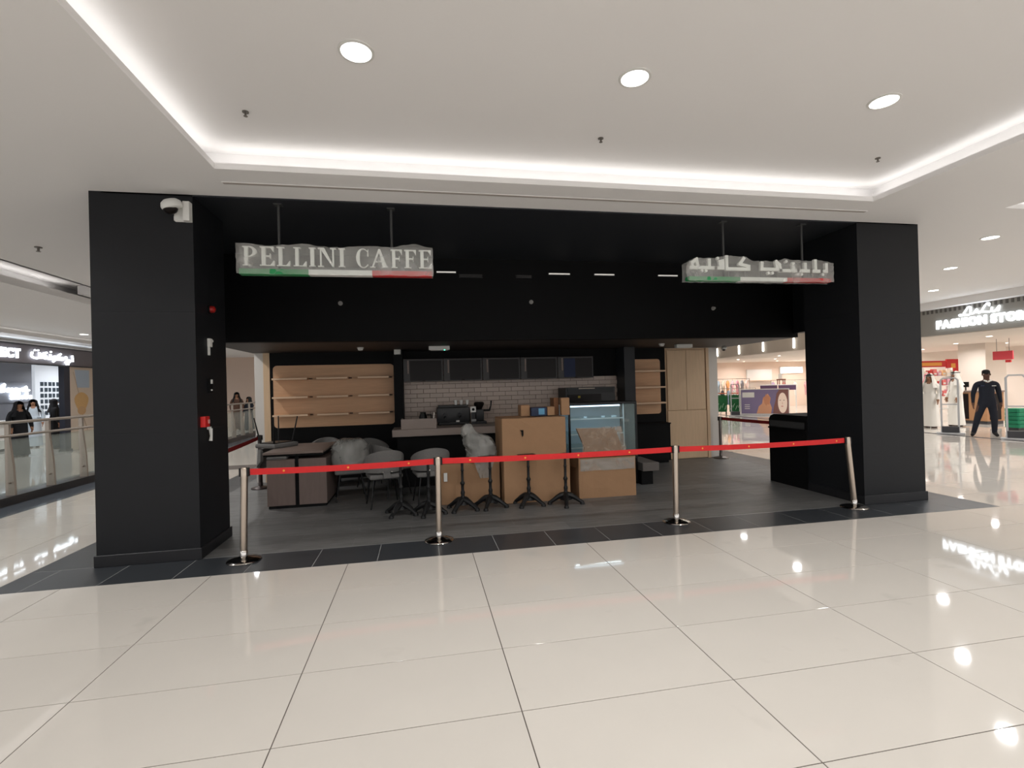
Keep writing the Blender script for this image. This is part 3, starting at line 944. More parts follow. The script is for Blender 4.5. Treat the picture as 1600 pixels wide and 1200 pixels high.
wall_shelf('short oak wall panel with three single shelves beside the doors', 4.30, 5.035, 1.0, 2.165, ((4.34, 5.055),), ZS3, 0.06)

# ================================================================== OVERHEAD CABINETS
for k in range(5):
    x0 = -0.325 + k * 0.752; x1 = x0 + 0.742
    nm = ('first', 'second', 'third', 'fourth', 'fifth')[k]
    t = thing('overhead_cabinet', nm + ' dark glass overhead cabinet counting from the long oak shelf', 'cabinet', ((x0 + x1) / 2, 9.6, 1.80), 'overhead cabinets')
    b = B()
    box(b, x0, x1, 9.47, 9.79, 1.795, 1.815); box(b, x0, x1, 9.47, 9.79, 2.205, 2.225)
    box(b, x0, x0 + 0.02, 9.47, 9.79, 1.815, 2.205); box(b, x1 - 0.02, x1, 9.47, 9.79, 1.815, 2.205); box(b, x0, x1, 9.775, 9.79, 1.815, 2.205)
    obj('carcass', b, m_taupev, t)
    fr = B()
    box(fr, x0 + 0.004, x0 + 0.12, 9.447, 9.468, 1.80, 2.22); box(fr, x1 - 0.03, x1 - 0.004, 9.447, 9.468, 1.80, 2.22)
    box(fr, x0 + 0.12, x1 - 0.03, 9.447, 9.468, 1.80, 1.815); box(fr, x0 + 0.12, x1 - 0.03, 9.447, 9.468, 2.195, 2.22)
    d = obj('door', fr, mat('cabinet_dark', (40, 37, 36), 0.4), t)
    obj('pane', bx(x0 + 0.12, x1 - 0.03, 9.452, 9.462, 1.815, 2.195), m_glassdark, d)
    if k == 4:
        o = obj('blue_film', bx(x0 + 0.125, x0 + 0.36, 9.447, 9.452, 1.82, 2.19), mat('blue_film_glass', (24, 38, 72), 0.35, spec=0.2), d); o['label'] = 'blue protective film'
    obj('edge_strip', bx(x0 + 0.075, x0 + 0.105, 9.437, 9.448, 1.95, 2.20), m_taupe, d)
    b = B(); tube(b, [((x0 + x1) / 2 - 0.03, 9.44, 1.808), ((x0 + x1) / 2 + 0.03, 9.44, 1.808)], 0.007, 8); obj('handle', b, m_chrome, d, smooth=True)

# ================================================================== COUNTERS
t = thing('service_counter', 'long taupe topped service counter with black front', 'counter', (1.0, 8.6, 0), 'counters')
obj('front_panel', bx(-0.42, 3.3, 8.52, 8.56, 0.0, 0.86), m_blackmat, t)
obj('side_panel', bx(-0.42, -0.38, 8.56, 9.0, 0.0, 0.86), m_blackmat, t)
obj('worktop', bx(-0.495, 3.35, 8.40, 9.02, 0.865, 0.985, bev=0.004, seg=1), m_worktop, t)
t = thing('back_counter', 'black back counter against the subway tiles', 'counter', (1.85, 9.5, 0), 'counters')
obj('base_cabinet', bx(-0.33, 4.05, 9.24, 9.78, 0, 0.90), m_blackmat, t)
obj('worktop', bx(-0.33, 4.05, 9.2, 9.785, 0.90, 0.95, bev=0.004, seg=1), m_worktop, t)
t = thing('counter_screen', 'taupe upright screen board standing on the service counter', 'screen', (-0.05, 8.5, 0.985))
obj('board', bx(-0.35, 0.24, 8.46, 8.49, 0.986, 1.155, bev=0.002, seg=1), m_worktop, t)
obj('side_return', bx(0.215, 0.24, 8.49, 8.80, 0.986, 1.155), m_taupe, t)
obj('side_return', bx(-0.35, -0.325, 8.49, 8.80, 0.986, 1.155), m_taupe, t)

# espresso machine
t = thing('espresso_machine', 'dark espresso machine under the tiles with white cups on top', 'coffee machine', (0.6, 9.4, 0.95))
m_mach = mat('machine_dark', (34, 34, 36), 0.4)
obj('body', bx(0.27, 0.88, 9.15, 9.62, 1.02, 1.30, bev=0.03), m_mach, t, smooth=True)
obj('cup_tray', bx(0.30, 0.85, 9.18, 9.6, 1.30, 1.34, bev=0.01), m_mach, t)
for k in range(2):
    b = B(); x = 0.42 + 0.28 * k
    tube(b, [(x, 9.16, 1.16), (x, 9.08, 1.16)], 0.04, 14); tube(b, [(x, 9.08, 1.14), (x - 0.03, 8.98, 1.12)], 0.014, 8)
    obj('group_head', b, m_blackmetal, t, smooth=True)
for x in (0.32, 0.83):
    for y in (9.2, 9.57):
        b = B(); tube(b, [(x, y, 0.95), (x, y, 1.02)], 0.025, 10); obj('foot', b, m_blackmetal, t)
obj('drip_tray', bx(0.30, 0.85, 9.06, 9.2, 0.99, 1.03, bev=0.005), m_blackmetal, t)
b = B(); tube(b, [(0.28, 9.2, 1.2), (0.22, 9.14, 1.22), (0.20, 9.12, 1.05)], 0.008, 6); obj('steam_wand', b, m_chrome, t)
obj('name_plate', bx(0.62, 0.68, 9.138, 9.152, 1.03, 1.06), m_white, t)
def cup(x, y, z, lb):
    c = thing('paper_cup', lb, 'cup', (x, y, z), 'cups on the espresso machine')
    b = B(); lathe(b, [(0.022, z), (0.030, z + 0.075), (0.031, z + 0.078), (0.028, z + 0.076), (0.020, z + 0.006)], x, y, 14); obj('cup_body', b, m_white, c, smooth=True)
    b = B(); lathe(b, [(0.033, z + 0.076), (0.033, z + 0.086), (0.026, z + 0.092)], x, y, 14); obj('rim', b, m_white, c, smooth=True)
cup(0.63, 9.3, 1.34, 'white cup on the espresso machine, nearest its middle')
cup(0.735, 9.3, 1.34, 'white cup on the espresso machine between two others')
cup(0.845, 9.3, 1.34, 'white cup on the espresso machine, nearest the grinder')
# grinder beside it
t = thing('coffee_grinder', 'black coffee grinder beside the espresso machine', 'grinder', (1.08, 9.35, 0.95))
obj('base', bx(0.98, 1.20, 9.2, 9.55, 0.95, 1.02, bev=0.01), m_mach, t)
obj('body', bx(1.0, 1.16, 9.28, 9.52, 1.02, 1.24, bev=0.03), m_mach, t, smooth=True)
b = B(); lathe(b, [(0.05, 1.24), (0.10, 1.33), (0.10, 1.36), (0.08, 1.38)], 1.08, 9.40, 18); obj('hopper', b, m_glassdark, t, smooth=True)
b = B(); tube(b, [(1.16, 9.35, 1.22), (1.27, 9.33, 1.22), (1.30, 9.33, 1.30), (1.31, 9.33, 1.40)], [0.02, 0.024, 0.012, 0.018], 10); obj('lever', b, m_blackmetal, t, smooth=True)
t = thing('menu_card', 'white framed card with a black dot in front of the grinder', 'card', (0.93, 9.13, 0.95))
obj('card', bx(0.885, 0.99, 9.12, 9.128, 1.20, 1.305), m_white, t)
b = B(); tube(b, [(0.94, 9.118, 1.252), (0.94, 9.1215, 1.252)], 0.026, 16); obj('dot', b, m_blackmat, t)
obj('stand', bx(0.90, 0.975, 9.125, 9.135, 0.95, 1.20), m_mach, t)
obj('lower_card', bx(0.90, 0.99, 9.115, 9.125, 1.03, 1.07), mat('grey_card', (150, 150, 150), 0.5), t)
t = thing('small_kettle', 'small black jug on the counter beside the espresso machine', 'jug', (0.02, 9.4, 0.95))
b = B(); lathe(b, [(0.06, 0.95), (0.08, 1.0), (0.075, 1.12), (0.05, 1.20), (0.055, 1.22)], 0.02, 9.4, 18); obj('jug_body', b, m_blackmetal, t, smooth=True)
b = B(); tube(b, [(0.09, 9.4, 1.17), (0.17, 9.4, 1.17), (0.17, 9.4, 1.05), (0.09, 9.4, 1.03)], 0.012, 8); obj('handle', b, m_blackmetal, t, smooth=True)

# black oven beyond the cartons
t = thing('counter_oven', 'black counter oven at the back beside the charcoal fin', 'oven', (3.3, 9.45, 0.95))
obj('body', bx(2.76, 3.78, 9.22, 9.75, 0.95, 1.605, bev=0.008), m_mach, t)
obj('door', bx(2.80, 3.48, 9.195, 9.22, 0.99, 1.47, bev=0.004), m_glassdark, t)
obj('control_panel', bx(2.80, 3.74, 9.20, 9.22, 1.49, 1.59), m_blackmetal, t)
obj('light_bar', bx(3.02, 3.35, 9.192, 9.202, 1.575, 1.592), mat('pale_bar', (190, 176, 160), 0.4), t)
obj('sticker', bx(3.0, 3.05, 9.188, 9.196, 1.40, 1.44), mat('yellow_sticker', (170, 150, 40), 0.5), t)
t = thing('low_cabinet', 'low black cabinet between display case and wooden doors', 'cabinet', (4.67, 9.5, 0))
obj('body', bx(4.30, 5.05, 9.42, 9.78, 0.05, 0.80), m_blackmat, t)
obj('top', bx(4.29, 5.06, 9.40, 9.79, 0.80, 0.825), m_blackwall, t)
obj('plinth', bx(4.33, 5.02, 9.46, 9.76, 0, 0.05), m_blackmat, t)

# pastry display case
t = thing('display_case', 'lit glass pastry display case with black frame', 'display case', (2.9, 7.95, 0))
dx0, dx1, dy0, dy1 = 2.32, 3.495, 7.62, 8.30
obj('base_cabinet', bx(dx0, dx1, dy0 + 0.02, dy1, 0.0, 0.42), m_blackmat, t)
for x in (dx0, dx1 - 0.03):
    for y in (dy0, dy1 - 0.03):
        obj('corner_post', bx(x, x + 0.03, y, y + 0.03, 0.42, 1.33), m_blackmetal, t)
obj('top_panel', bx(dx0, dx1, dy0, dy1, 1.33, 1.365, bev=0.004, seg=1), m_blackmetal, t)
obj('back_panel', bx(dx0 + 0.03, dx1 - 0.03, dy1 - 0.03, dy1 - 0.01, 0.42, 1.33), mat('case_mirror', (150, 172, 190), 0.25), t)
obj('front_glass', bx(dx0 + 0.03, dx1 - 0.03, dy0 + 0.008, dy0 + 0.016, 0.44, 1.32), m_glass, t)
obj('side_glass', bx(dx1 - 0.018, dx1 - 0.010, dy0 + 0.03, dy1 - 0.03, 0.44, 1.32), m_glass, t)
obj('side_glass', bx(dx0 + 0.010, dx0 + 0.018, dy0 + 0.03, dy1 - 0.03, 0.44, 1.32), m_glass, t)
for z in (0.62, 0.84, 1.09):
    s_ = obj('glass_shelf', bx(dx0 + 0.03, dx1 - 0.20, dy0 + 0.08, dy1 - 0.04, z, z + 0.010), m_glass, t)
    obj('shelf_edge', bx(dx0 + 0.03, dx1 - 0.20, dy0 + 0.07, dy0 + 0.08, z - 0.006, z + 0.014), mat('edge_steel', (206, 220, 230), 0.3), s_)
obj('led_bar', bx(dx0 + 0.04, dx1 - 0.28, dy0 + 0.04, dy0 + 0.07, 1.295, 1.315), m_bluelite, t)
obj('mullion', bx(dx1 - 0.215, dx1 - 0.20, dy0 + 0.06, dy0 + 0.08, 0.42, 1.33), mat('edge_steel', (0, 0, 0)), t)
area_lamp('display_lamp', (2.8, dy0 + 0.10, 1.29), 1.6, 0.8, sizey=0.03, color=(0.75, 0.88, 1.0), spread=170)
for k, (x, zz, w) in enumerate(((2.62, 1.105, 0.05), (2.92, 1.105, 0.06), (3.10, 1.105, 0.09))):
    p = thing('price_holder', ('first', 'second', 'third')[k] + ' small clear price holder along the display case shelf', 'price holder', (x, 7.75, zz), 'price holders in the display case')
    obj('card', bx(x, x + w, 7.74, 7.745, zz, zz + 0.03), mat('pale_bluecard', (170, 190, 200), 0.4), p)
    obj('foot', bx(x, x + w, 7.73, 7.77, zz - 0.004, zz), m_glass, p)

t = thing('low_bench', 'low grey topped plinth bench beside the display case', 'bench', (3.6, 7.7, 0))
obj('base', bx(3.50, 3.70, 7.52, 8.1, 0, 0.225), m_blackmat, t)
obj('top', bx(3.50, 3.785, 7.46, 8.15, 0.225, 0.36, bev=0.008), mat('grey_slab', (104, 98, 94), 0.6), t)

# podium by the other column
t = thing('podium_desk', 'black podium desk with rounded top beside the column', 'desk', (5.95, 6.8, 0))
b = B()
prism(b, [(0, 0), (0.80, 0), (0.80, 1.02), (0.76, 1.075), (0.69, 1.10), (0, 1.10)], (5.62, 6.40, 0), (0, 1, 0), (0, 0, 1), 0.6)
obj('body', b, m_blackmat, t)
obj('glass_strip', bx(5.612, 5.622, 6.44, 7.17, 0.90, 1.0), mat('grey_insert', (66, 66, 66), 0.25), t)
obj('shelf_lip', bx(5.590, 5.622, 6.42, 7.19, 0.87, 0.895, bev=0.004), m_blackwall, t)

# ================================================================== STANCHIONS
def belt_mat():
    m = mat('red_belt', (206, 36, 38), 0.7, var=0.05, scale=30)
    if m.get('dots'):
        return m
    m['dots'] = 1
    nt = m.node_tree
    b = nt.nodes['Principled BSDF']
    lk = b.inputs['Base Color'].links[0].from_socket
    uv = nt.nodes.new('ShaderNodeUVMap'); uv.uv_map = 'belt'
    sp = nt.nodes.new('ShaderNodeSeparateXYZ')
    nt.links.new(uv.outputs[0], sp.inputs[0])
    def math_(op, a, bb):
        n = nt.nodes.new('ShaderNodeMath'); n.operation = op
        for i, v in enumerate((a, bb)):
            if isinstance(v, (int, float)): n.inputs[i].default_value = v
            else: nt.links.new(v, n.inputs[i])
        return n.outputs[0]
    u = math_('SUBTRACT', math_('MODULO', sp.outputs['X'], 0.62), 0.31)
    v = sp.outputs['Y']
    d = math_('LESS_THAN', math_('ADD', math_('MULTIPLY', u, u), math_('MULTIPLY', v, v)), 0.00011)
    mx = nt.nodes.new('ShaderNodeMixRGB')
    nt.links.new(d, mx.inputs[0]); nt.links.new(lk, mx.inputs[1]); mx.inputs[2].default_value = lin((232, 160, 70))
    nt.links.new(mx.outputs[0], b.inputs['Base Color'])
    return m
m_belt = belt_mat()
m_belt_dark = mat('dark_red_belt', (150, 26, 30), 0.7)

def belt(parent, p0, p1, m, h=0.062):
    p0, p1 = Vector(p0), Vector(p1)
    d = (p1 - p0); L = d.length; d.normalize()
    n = Vector((-d.y, d.x, 0)).normalized() * 0.0012
    b = B()
    uvl = b.loops.layers.uv.new('belt')
    N = 14
    for s in (-1, 1):
        rows = []
        for k in range(N + 1):
            t = k / N
            sag = -0.012 * 4 * t * (1 - t)
            c = p0 + d * L * t + n * s + Vector((0, 0, sag))
            rows.append((b.verts.new(c - Vector((0, 0, h / 2))), b.verts.new(c + Vector((0, 0, h / 2))), L * t))
        for a, c in zip(rows, rows[1:]):
            f = b.faces.new((a[0], c[0], c[1], a[1]))
            for lp, (uu, vv) in zip(f.loops, ((a[2], -h / 2), (c[2], -h / 2), (c[2], h / 2), (a[2], h / 2))):
                lp[uvl].uv = (uu, vv)
    return obj('belt', b, m, parent, recalc=False)

def stanchion(label, x, y, topx, h, group, sc=1.0, mpost=None):
    t = thing('barrier_post', label, 'barrier post', (x, y, 0), group)
    mp = mpost or m_steel
    b = B(); lathe(b, [(0.155, 0.0), (0.158, 0.008), (0.150, 0.018), (0.10, 0.030), (0.05, 0.042), (0.034, 0.05)], x, y, 36)
    obj('base', b, m_chrome if mpost is None else mp, t, smooth=True)
    b = B(); lathe(b, [(0.036, 0.045), (0.036, 0.10), (0.033, 0.104)], x, y, 24)
    obj('collar', b, m_chrome if mpost is None else mp, t, smooth=True)
    b = B(); tube(b, [(x, y, 0.10), (x + (topx - x) * 0.93, y, h - 0.09)], 0.032, 24)
    obj('post', b, mp, t, smooth=True)
    b = B(); tube(b, [(x + (topx - x) * 0.93, y, h - 0.09), (topx, y, h - 0.012), (topx, y, h)], [0.033, 0.033, 0.026], 24)
    hd = obj('head', b, mp, t, smooth=True)
    for s in (-1, 1):
        c = obj('belt_slot', bx(topx + s * 0.034 - 0.012, topx + s * 0.034 + 0.012, y - 0.02, y + 0.02, h - 0.088, h - 0.004, bev=0.003, seg=1), m_blackmetal, hd)
    return t
GB = 'belt barrier posts across the cafe front'
P1 = stanchion('steel barrier post with red belt beside the camera column', -1.775, 5.30, -1.753, 0.925, GB)
P2 = stanchion('steel barrier post in front of the stacked chairs and cartons', 0.15, 5.43, 0.158, 0.913, GB)
P3 = stanchion('steel barrier post in front of the open floor by the wooden doors', 2.935, 5.39, 2.945, 0.909, GB)
P4 = stanchion('leaning steel barrier post beside the far black column', 5.392, 5.385, 5.32, 0.903, GB)
belt(P1, (-1.70, 5.30, 0.878), (0.115, 5.43, 0.866), m_belt)
belt(P2, (0.20, 5.43, 0.866), (2.90, 5.39, 0.862), m_belt)
belt(P3, (2.99, 5.39, 0.862), (5.29, 5.385, 0.862), m_belt)
GB2 = 'barrier posts at the cafe sides'
m_dpost = mat('dark_post', (70, 60, 58), 0.35, 0.6)
P5 = stanchion('dark barrier post with belt in front of the narrow white wall end', -2.80, 9.25, -2.80, 0.93, GB2, mpost=m_dpost)
P6 = stanchion('grey barrier post with belt beside the white wall end near the doors', 6.31, 9.60, 6.31, 0.895, GB2, mpost=mat('grey_post', (120, 114, 110), 0.3, 0.9))
belt(P5, (-2.82, 9.22, 0.875), (-2.60, 6.26, 0.875), m_belt_dark)
belt(P6, (6.34, 9.66, 0.85), (6.62, 7.0, 0.86), m_belt_dark)

# ================================================================== CARTONS
def carton(label, c, w, d, h, ang, flaps=False, tape=True, open_top=False, lean=0.0, group='big cartons on the cafe floor', extra=None):
    t = thing('carton', label, 'carton', (c[0], c[1], c[2]), group, local=True)
    t.rotation_euler = (0, lean, math.radians(ang))
    b = B()
    if open_top:
        th = 0.008
        box(b, -w / 2, w / 2, -d / 2, -d / 2 + th, 0, h); box(b, -w / 2, w / 2, d / 2 - th, d / 2, 0, h)
        box(b, -w / 2, -w / 2 + th, -d / 2 + th, d / 2 - th, 0, h); box(b, w / 2 - th, w / 2, -d / 2 + th, d / 2 - th, 0, h)
        box(b, -w / 2, w / 2, -d / 2, d / 2, 0, th)
    else:
        box(b, -w / 2, w / 2, -d / 2, d / 2, 0, h, bev=0.006, seg=1)
    # slight bulge and dents
    bmesh.ops.subdivide_edges(b, edges=b.edges[:], cuts=3, use_grid_fill=True)
    for v in b.verts:
        n = mnoise.noise(v.co * 3.0 + Vector((c[0] * 3, 1, c[2])))
        v.co += Vector((0.010 * n, 0.014 * n, 0.004 * n if v.co.z > 0.01 else 0))
    obj('box_body', b, m_carton, t)
    if tape:
        obj('tape', bx(-w / 2 + 0.002, w / 2 - 0.002, -0.028, 0.028, h + 0.004, h + 0.008), mat('brown_tape', (160, 110, 70), 0.35), t)
    return t
c1 = carton('carton behind the first pair of iron bases, its white label low at one side', (0.66, 7.30, 0), 0.85, 0.52, 0.575, 0, tape=True)
obj('paper_label', bx(-0.38, -0.33, -0.29, -0.276, 0.34, 0.46), m_white, c1)
c2 = carton('large lower carton standing on the floor behind the iron table bases', (1.60, 7.16, 0), 0.975, 0.62, 0.60, 0, tape=False)
c2b = carton('large upper carton with a torn handle hole, stacked on the lower one', (1.57, 7.17, 0.606), 0.94, 0.63, 0.60, 0, tape=True)
b = B(); prism(b, [(0, 0.10), (0.05, 0.10), (0.05, 0.03), (0.035, 0.0), (0.025, 0.03), (0.02, 0.075)], (-0.21, -0.327, 0.33), (1, 0, 0), (0, 0, 1), 0.006)
o = obj('torn_hole', b, m_blackmat, c2b); o['label'] = 'torn dark handle hole'
c3 = carton('open battered carton with bubble wrap sticking out, in front of the display case', (2.66, 7.13, 0), 0.88, 0.55, 0.585, 0, tape=False, open_top=True)
for nm, pts in (('flap', [(-0.44, -0.275), (0.46, -0.275), (0.49, -0.335), (-0.46, -0.325)]),):
    b = B()
    vs_ = [b.verts.new((x, y, 0.585 + (0.045 if k > 1 else 0))) for k, (x, y) in enumerate(pts)]
    f = b.faces.new(vs_)
    bmesh.ops.solidify(b, geom=[f], thickness=0.006)
    obj('flap', b, m_carton, c3)
b = B(); vs_ = [b.verts.new(p) for p in ((0.44, -0.275, 0.585), (0.44, 0.275, 0.585), (0.56, 0.25, 0.60), (0.55, -0.25, 0.62))]
f = b.faces.new(vs_); bmesh.ops.solidify(b, geom=[f], thickness=0.006); obj('flap', b, m_carton, c3)
b = B(); vs_ = [b.verts.new(p) for p in ((-0.44, -0.275, 0.585), (-0.44, 0.275, 0.585), (-0.49, 0.27, 0.44), (-0.48, -0.27, 0.45))]
f = b.faces.new(vs_); bmesh.ops.solidify(b, geom=[f], thickness=0.006); obj('flap', b, m_carton, c3)
b = B()
def crump(u, v):
    n = mnoise.noise(Vector((u * 5, v * 6, 4)))
    return Vector((-0.42 + 0.84 * u, -0.292 - 0.012 * n, 0.40 + 0.17 * v + 0.01 * n))
grid_sheet(b, crump, 16, 6); obj('packing_film', b, m_film2, c3, smooth=True)

# bubble wrapped panel standing in the open carton
t = thing('wrapped_panel', 'bubble wrapped brown panel poking out of the open carton', 'panel', (2.6, 7.1, 0.1))
b = B(); prism(b, [(2.26, 0.30), (2.98, 0.30), (2.95, 0.70), (2.84, 0.99), (2.24, 1.01), (2.36, 0.72)], (0, 7.02, 0), (1, 0, 0), (0, 0, 1), 0.05)
obj('board', b, mat('brown_panel', (140, 108, 84), 0.7, var=0.15, scale=9), t)
b = B()
def wrapf(u, v):
    n = mnoise.noise(Vector((u * 8, v * 8, 2)))
    xl = 2.22 + 0.10 * math.sin(v * PI); xr = 3.0 - 0.14 * max(0, v - 0.5)
    return Vector((xl + (xr - xl) * u, 6.955 + 0.014 * n, 0.45 + 0.57 * v + 0.01 * n))
grid_sheet(b, wrapf, 22, 18); obj('bubble_wrap', b, m_bubble, t, smooth=True)

# small boxes on the tall carton
def small_box(label, x0, x1, y0, y1, h, m=m_carton, name='small_carton'):
    z0 = 1.216
    t = thing(name, label, 'box', ((x0 + x1) / 2, (y0 + y1) / 2, z0), 'small boxes on the tall carton')
    obj('box_body', bx(x0, x1, y0, y1, z0, z0 + h, bev=0.003, seg=1), m, t)
    obj('tape', bx(x0 + 0.002, x1 - 0.002, (y0 + y1) / 2 - 0.015, (y0 + y1) / 2 + 0.015, z0 + h, z0 + h + 0.002), MATS['brown_tape'], t)
    return t
small_box('small brown carton at the stack edge beside the blue box', 1.44, 1.575, 7.12, 7.35, 0.16)
bb = small_box('dark blue box with a pale picture on its front', 1.58, 1.815, 7.05, 7.30, 0.125, mat('dark_blue_card', (24, 40, 70), 0.5), 'blue_box')
obj('front_print', bx(1.69, 1.78, 7.045, 7.0505, 1.235, 1.325), mat('pale_blue_print', (90, 150, 185), 0.4), bb)
small_box('small low brown carton between the blue box and the tall narrow carton', 1.822, 1.93, 7.04, 7.26, 0.13)
small_box('narrow upright brown carton, tallest of the small ones', 1.945, 2.02, 7.12, 7.34, 0.255, mat('card_dark', (120, 82, 56), 0.85))
small_box('upright brown carton at the outer end of the small ones', 2.0 - 0.02 + 0.045, 2.0 + 0.15, 7.0, 7.10, 0.255)

# crumpled bag over a parcel on the first carton
t = thing('plastic_bag', 'crumpled clear plastic bag slumped over the first carton', 'plastic bag', (0.76, 7.1, 0.58))
def bag_outline(z):
    k = [(0.36, 0.78, 0.90), (0.50, 0.66, 1.00), (0.60, 0.64, 1.04), (0.75, 0.62, 1.05), (0.88, 0.58, 1.02), (0.95, 0.56, 0.96), (0.99, 0.55, 0.80), (1.06, 0.55, 0.74), (1.11, 0.58, 0.72), (1.135, 0.62, 0.69)]
    for (a, l0, r0), (c, l1, r1) in zip(k, k[1:]):
        if a <= z <= c:
            s = (z - a) / (c - a)
            return l0 + (l1 - l0) * s, r0 + (r1 - r0) * s
    return 0.62, 0.69
b = B()
rings = []
NZ, NA = 26, 26
for i in range(NZ + 1):
    z = 0.585 + (1.135 - 0.585) * i / NZ
    l, r = bag_outline(z)
    cx_, rx = (l + r) / 2, (r - l) / 2
    ry = min(rx * 0.9, 0.16)
    ring = []
    for kk in range(NA):
        a = 2 * PI * kk / NA
        n = mnoise.noise(Vector((math.cos(a) * 2.5, math.sin(a) * 2.5, z * 9)))
        n2 = mnoise.noise(Vector((math.cos(a) * 6, math.sin(a) * 6, z * 22)))
        s = 1 + 0.16 * n + 0.10 * n2
        ring.append(b.verts.new((cx_ + rx * s * math.cos(a), 7.14 + ry * s * math.sin(a), z + 0.012 * n2 if i else z)))
    rings.append(ring)
for a, c in zip(rings, rings[1:]):
    for kk in range(NA):
        b.faces.new((a[kk], a[(kk + 1) % NA], c[(kk + 1) % NA], c[kk]))
b.faces.new(rings[-1]); b.faces.new(rings[0])
obj('bag_film', b, m_film2, t, smooth=True)
b = B()
def tail(u, v):
    n = mnoise.noise(Vector((u * 7, v * 6, 9)))
    w = 0.15 * (1 - 0.55 * (1 - v))
    return Vector((0.86 + w * (u * 2 - 1) + 0.01 * n, 7.015 + 0.014 * n - 0.008, 0.36 + 0.25 * v + 0.01 * n))
grid_sheet(b, tail, 10, 12); obj('hanging_tail', b, m_film2, t, smooth=True)
b = B(); lathe(b, [(0.10, 0.585), (0.13, 0.63), (0.12, 0.76), (0.05, 0.84), (0.03, 1.0), (0.04, 1.05), (0.01, 1.07)], 0.80, 7.16, 16)
bmesh.ops.translate(b, verts=[v for v in b.verts if v.co.z > 0.83], vec=(-0.15, 0, 0))
obj('parcel', b, mat('grey_parcel', (130, 128, 124), 0.8), t, smooth=True)

# ================================================================== IRON TABLE BASES
def make_table_base():
    t = thing('table_base', 'x', 'table base', local=True)
    b = B()
    lathe(b, [(0.085, 0.075), (0.07, 0.10), (0.05, 0.125), (0.040, 0.14), (0.030, 0.17), (0.024, 0.20), (0.030, 0.225), (0.030, 0.24), (0.021, 0.26), (0.021, 0.33), (0.028, 0.345), (0.033, 0.36), (0.028, 0.375), (0.018, 0.39), (0.018, 0.52), (0.024, 0.535), (0.018, 0.55), (0.017, 0.66), (0.022, 0.69)], n=16)
    obj('column', b, m_castiron, t, smooth=True)
    for k in range(4):
        a = math.radians(45 + 90 * k)
        ca, sa = math.cos(a), math.sin(a)
        b = B()
        pts = [(0.02, 0.135), (0.07, 0.125), (0.12, 0.10), (0.17, 0.065), (0.215, 0.035), (0.245, 0.028)]
        tube(b, [(r * ca, r * sa, z) for r, z in pts], [0.042, 0.042, 0.034, 0.027, 0.026, 0.018], 8)
        lg = obj('leg', b, m_castiron, t, smooth=True)
        b = B(); lathe(b, [(0.018, 0.0), (0.034, 0.004), (0.034, 0.022), (0.020, 0.04)], 0.225 * ca, 0.225 * sa, 12); obj('foot', b, m_castiron, lg, smooth=True)
    obj('mounting_plate', bx(-0.12, 0.12, -0.12, 0.12, 0.69, 0.698), m_castiron, t)
    return t
tb0 = make_table_base()
for k, (x, y, a, lb) in enumerate(((0.519, 6.72, 8, 'black iron table base in front of the first carton, nearest its white label'), (0.905, 6.75, 20, 'black iron table base in front of the first carton, under the plastic bag'),
                                   (1.440, 6.72, 5, 'black iron table base in front of the middle of the tall carton'), (1.94, 6.60, 30, 'black iron table base between the tall carton and open carton'),
                                   (-0.30, 6.70, 12, 'black iron table base under the chair facing away by the red belt'), (0.06, 6.62, 25, 'black iron table base directly behind the second steel barrier post'))):
    t = tb0 if k == 0 else copy_tree(tb0)
    t.location = (x, y, 0); t.rotation_euler = (0, 0, math.radians(a))
    props(t, lb, 'table base', 'cast iron table bases')

# ================================================================== CHAIRS
def make_chair():
    t = thing('upholstered_chair', 'x', 'chair', local=True)
    # seat cushion, front at +y
    b = B(); box(b, -0.23, 0.23, -0.21, 0.23, 0.405, 0.475, bev=0.03, seg=3); obj('seat', b, m_fabric, t, smooth=True)
    # wrap-around backrest: curved band open at the front, higher at the back
    b = B()
    NA_, outer, inner = 22, [], []
    def band(r, off):
        cols = []
        for k in range(NA_ + 1):
            a = math.radians(180 + 8 + 164 * k / NA_)
            x, y = (0.265 + off) * math.cos(a), 0.03 + (0.265 + off) * math.sin(a)
            back = max(0, -math.sin(a))
            zt = 0.62 + 0.20 * back ** 0.7
            zb = 0.50 - 0.0 * back
            tilt = 0.05 * back
            cols.append([Vector((x, y - tilt * s, zb + (zt - zb) * s)) for s in (0, 0.33, 0.66, 1.0)])
        return cols
    co, ci = band(0, 0.022), band(0, -0.022)
    vo = [[b.verts.new(p) for p in c] for c in co]; vi = [[b.verts.new(p) for p in c] for c in ci]
    for k in range(NA_):
        for s in range(3):
            b.faces.new((vo[k][s], vo[k + 1][s], vo[k + 1][s + 1], vo[k][s + 1]))
            b.faces.new((vi[k][s], vi[k][s + 1], vi[k + 1][s + 1], vi[k + 1][s]))
        b.faces.new((vo[k][3], vo[k + 1][3], vi[k + 1][3], vi[k][3]))
        b.faces.new((vo[k][0], vi[k][0], vi[k + 1][0], vo[k + 1][0]))
    for k in (0, NA_):
        for s in range(3):
            b.faces.new((vo[k][s], vo[k][s + 1], vi[k][s + 1], vi[k][s]))
    bk = obj('backrest', b, m_fabric, t, smooth=True)
    for s in (-1, 1):
        b = B(); tube(b, [(s * 0.06, -0.265, 0.515), (s * 0.06, -0.272, 0.515)], 0.007, 8); obj('rivet', b, m_chrome, bk)
    obj('back_strut', bx(-0.05, 0.05, -0.245, -0.215, 0.42, 0.53, bev=0.008), m_fabric, t)
    for sx in (-1, 1):
        for sy in (-1, 1):
            b = B(); tube(b, [(sx * 0.17, sy * 0.15, 0.41), (sx * 0.225, sy * 0.215, 0.0)], [0.013, 0.009], 10)
            obj('leg', b, m_blackmetal, t, smooth=True)
    obj('underframe', bx(-0.18, 0.18, -0.16, 0.16, 0.392, 0.406), m_blackmetal, t)
    return t
ch0 = make_chair()
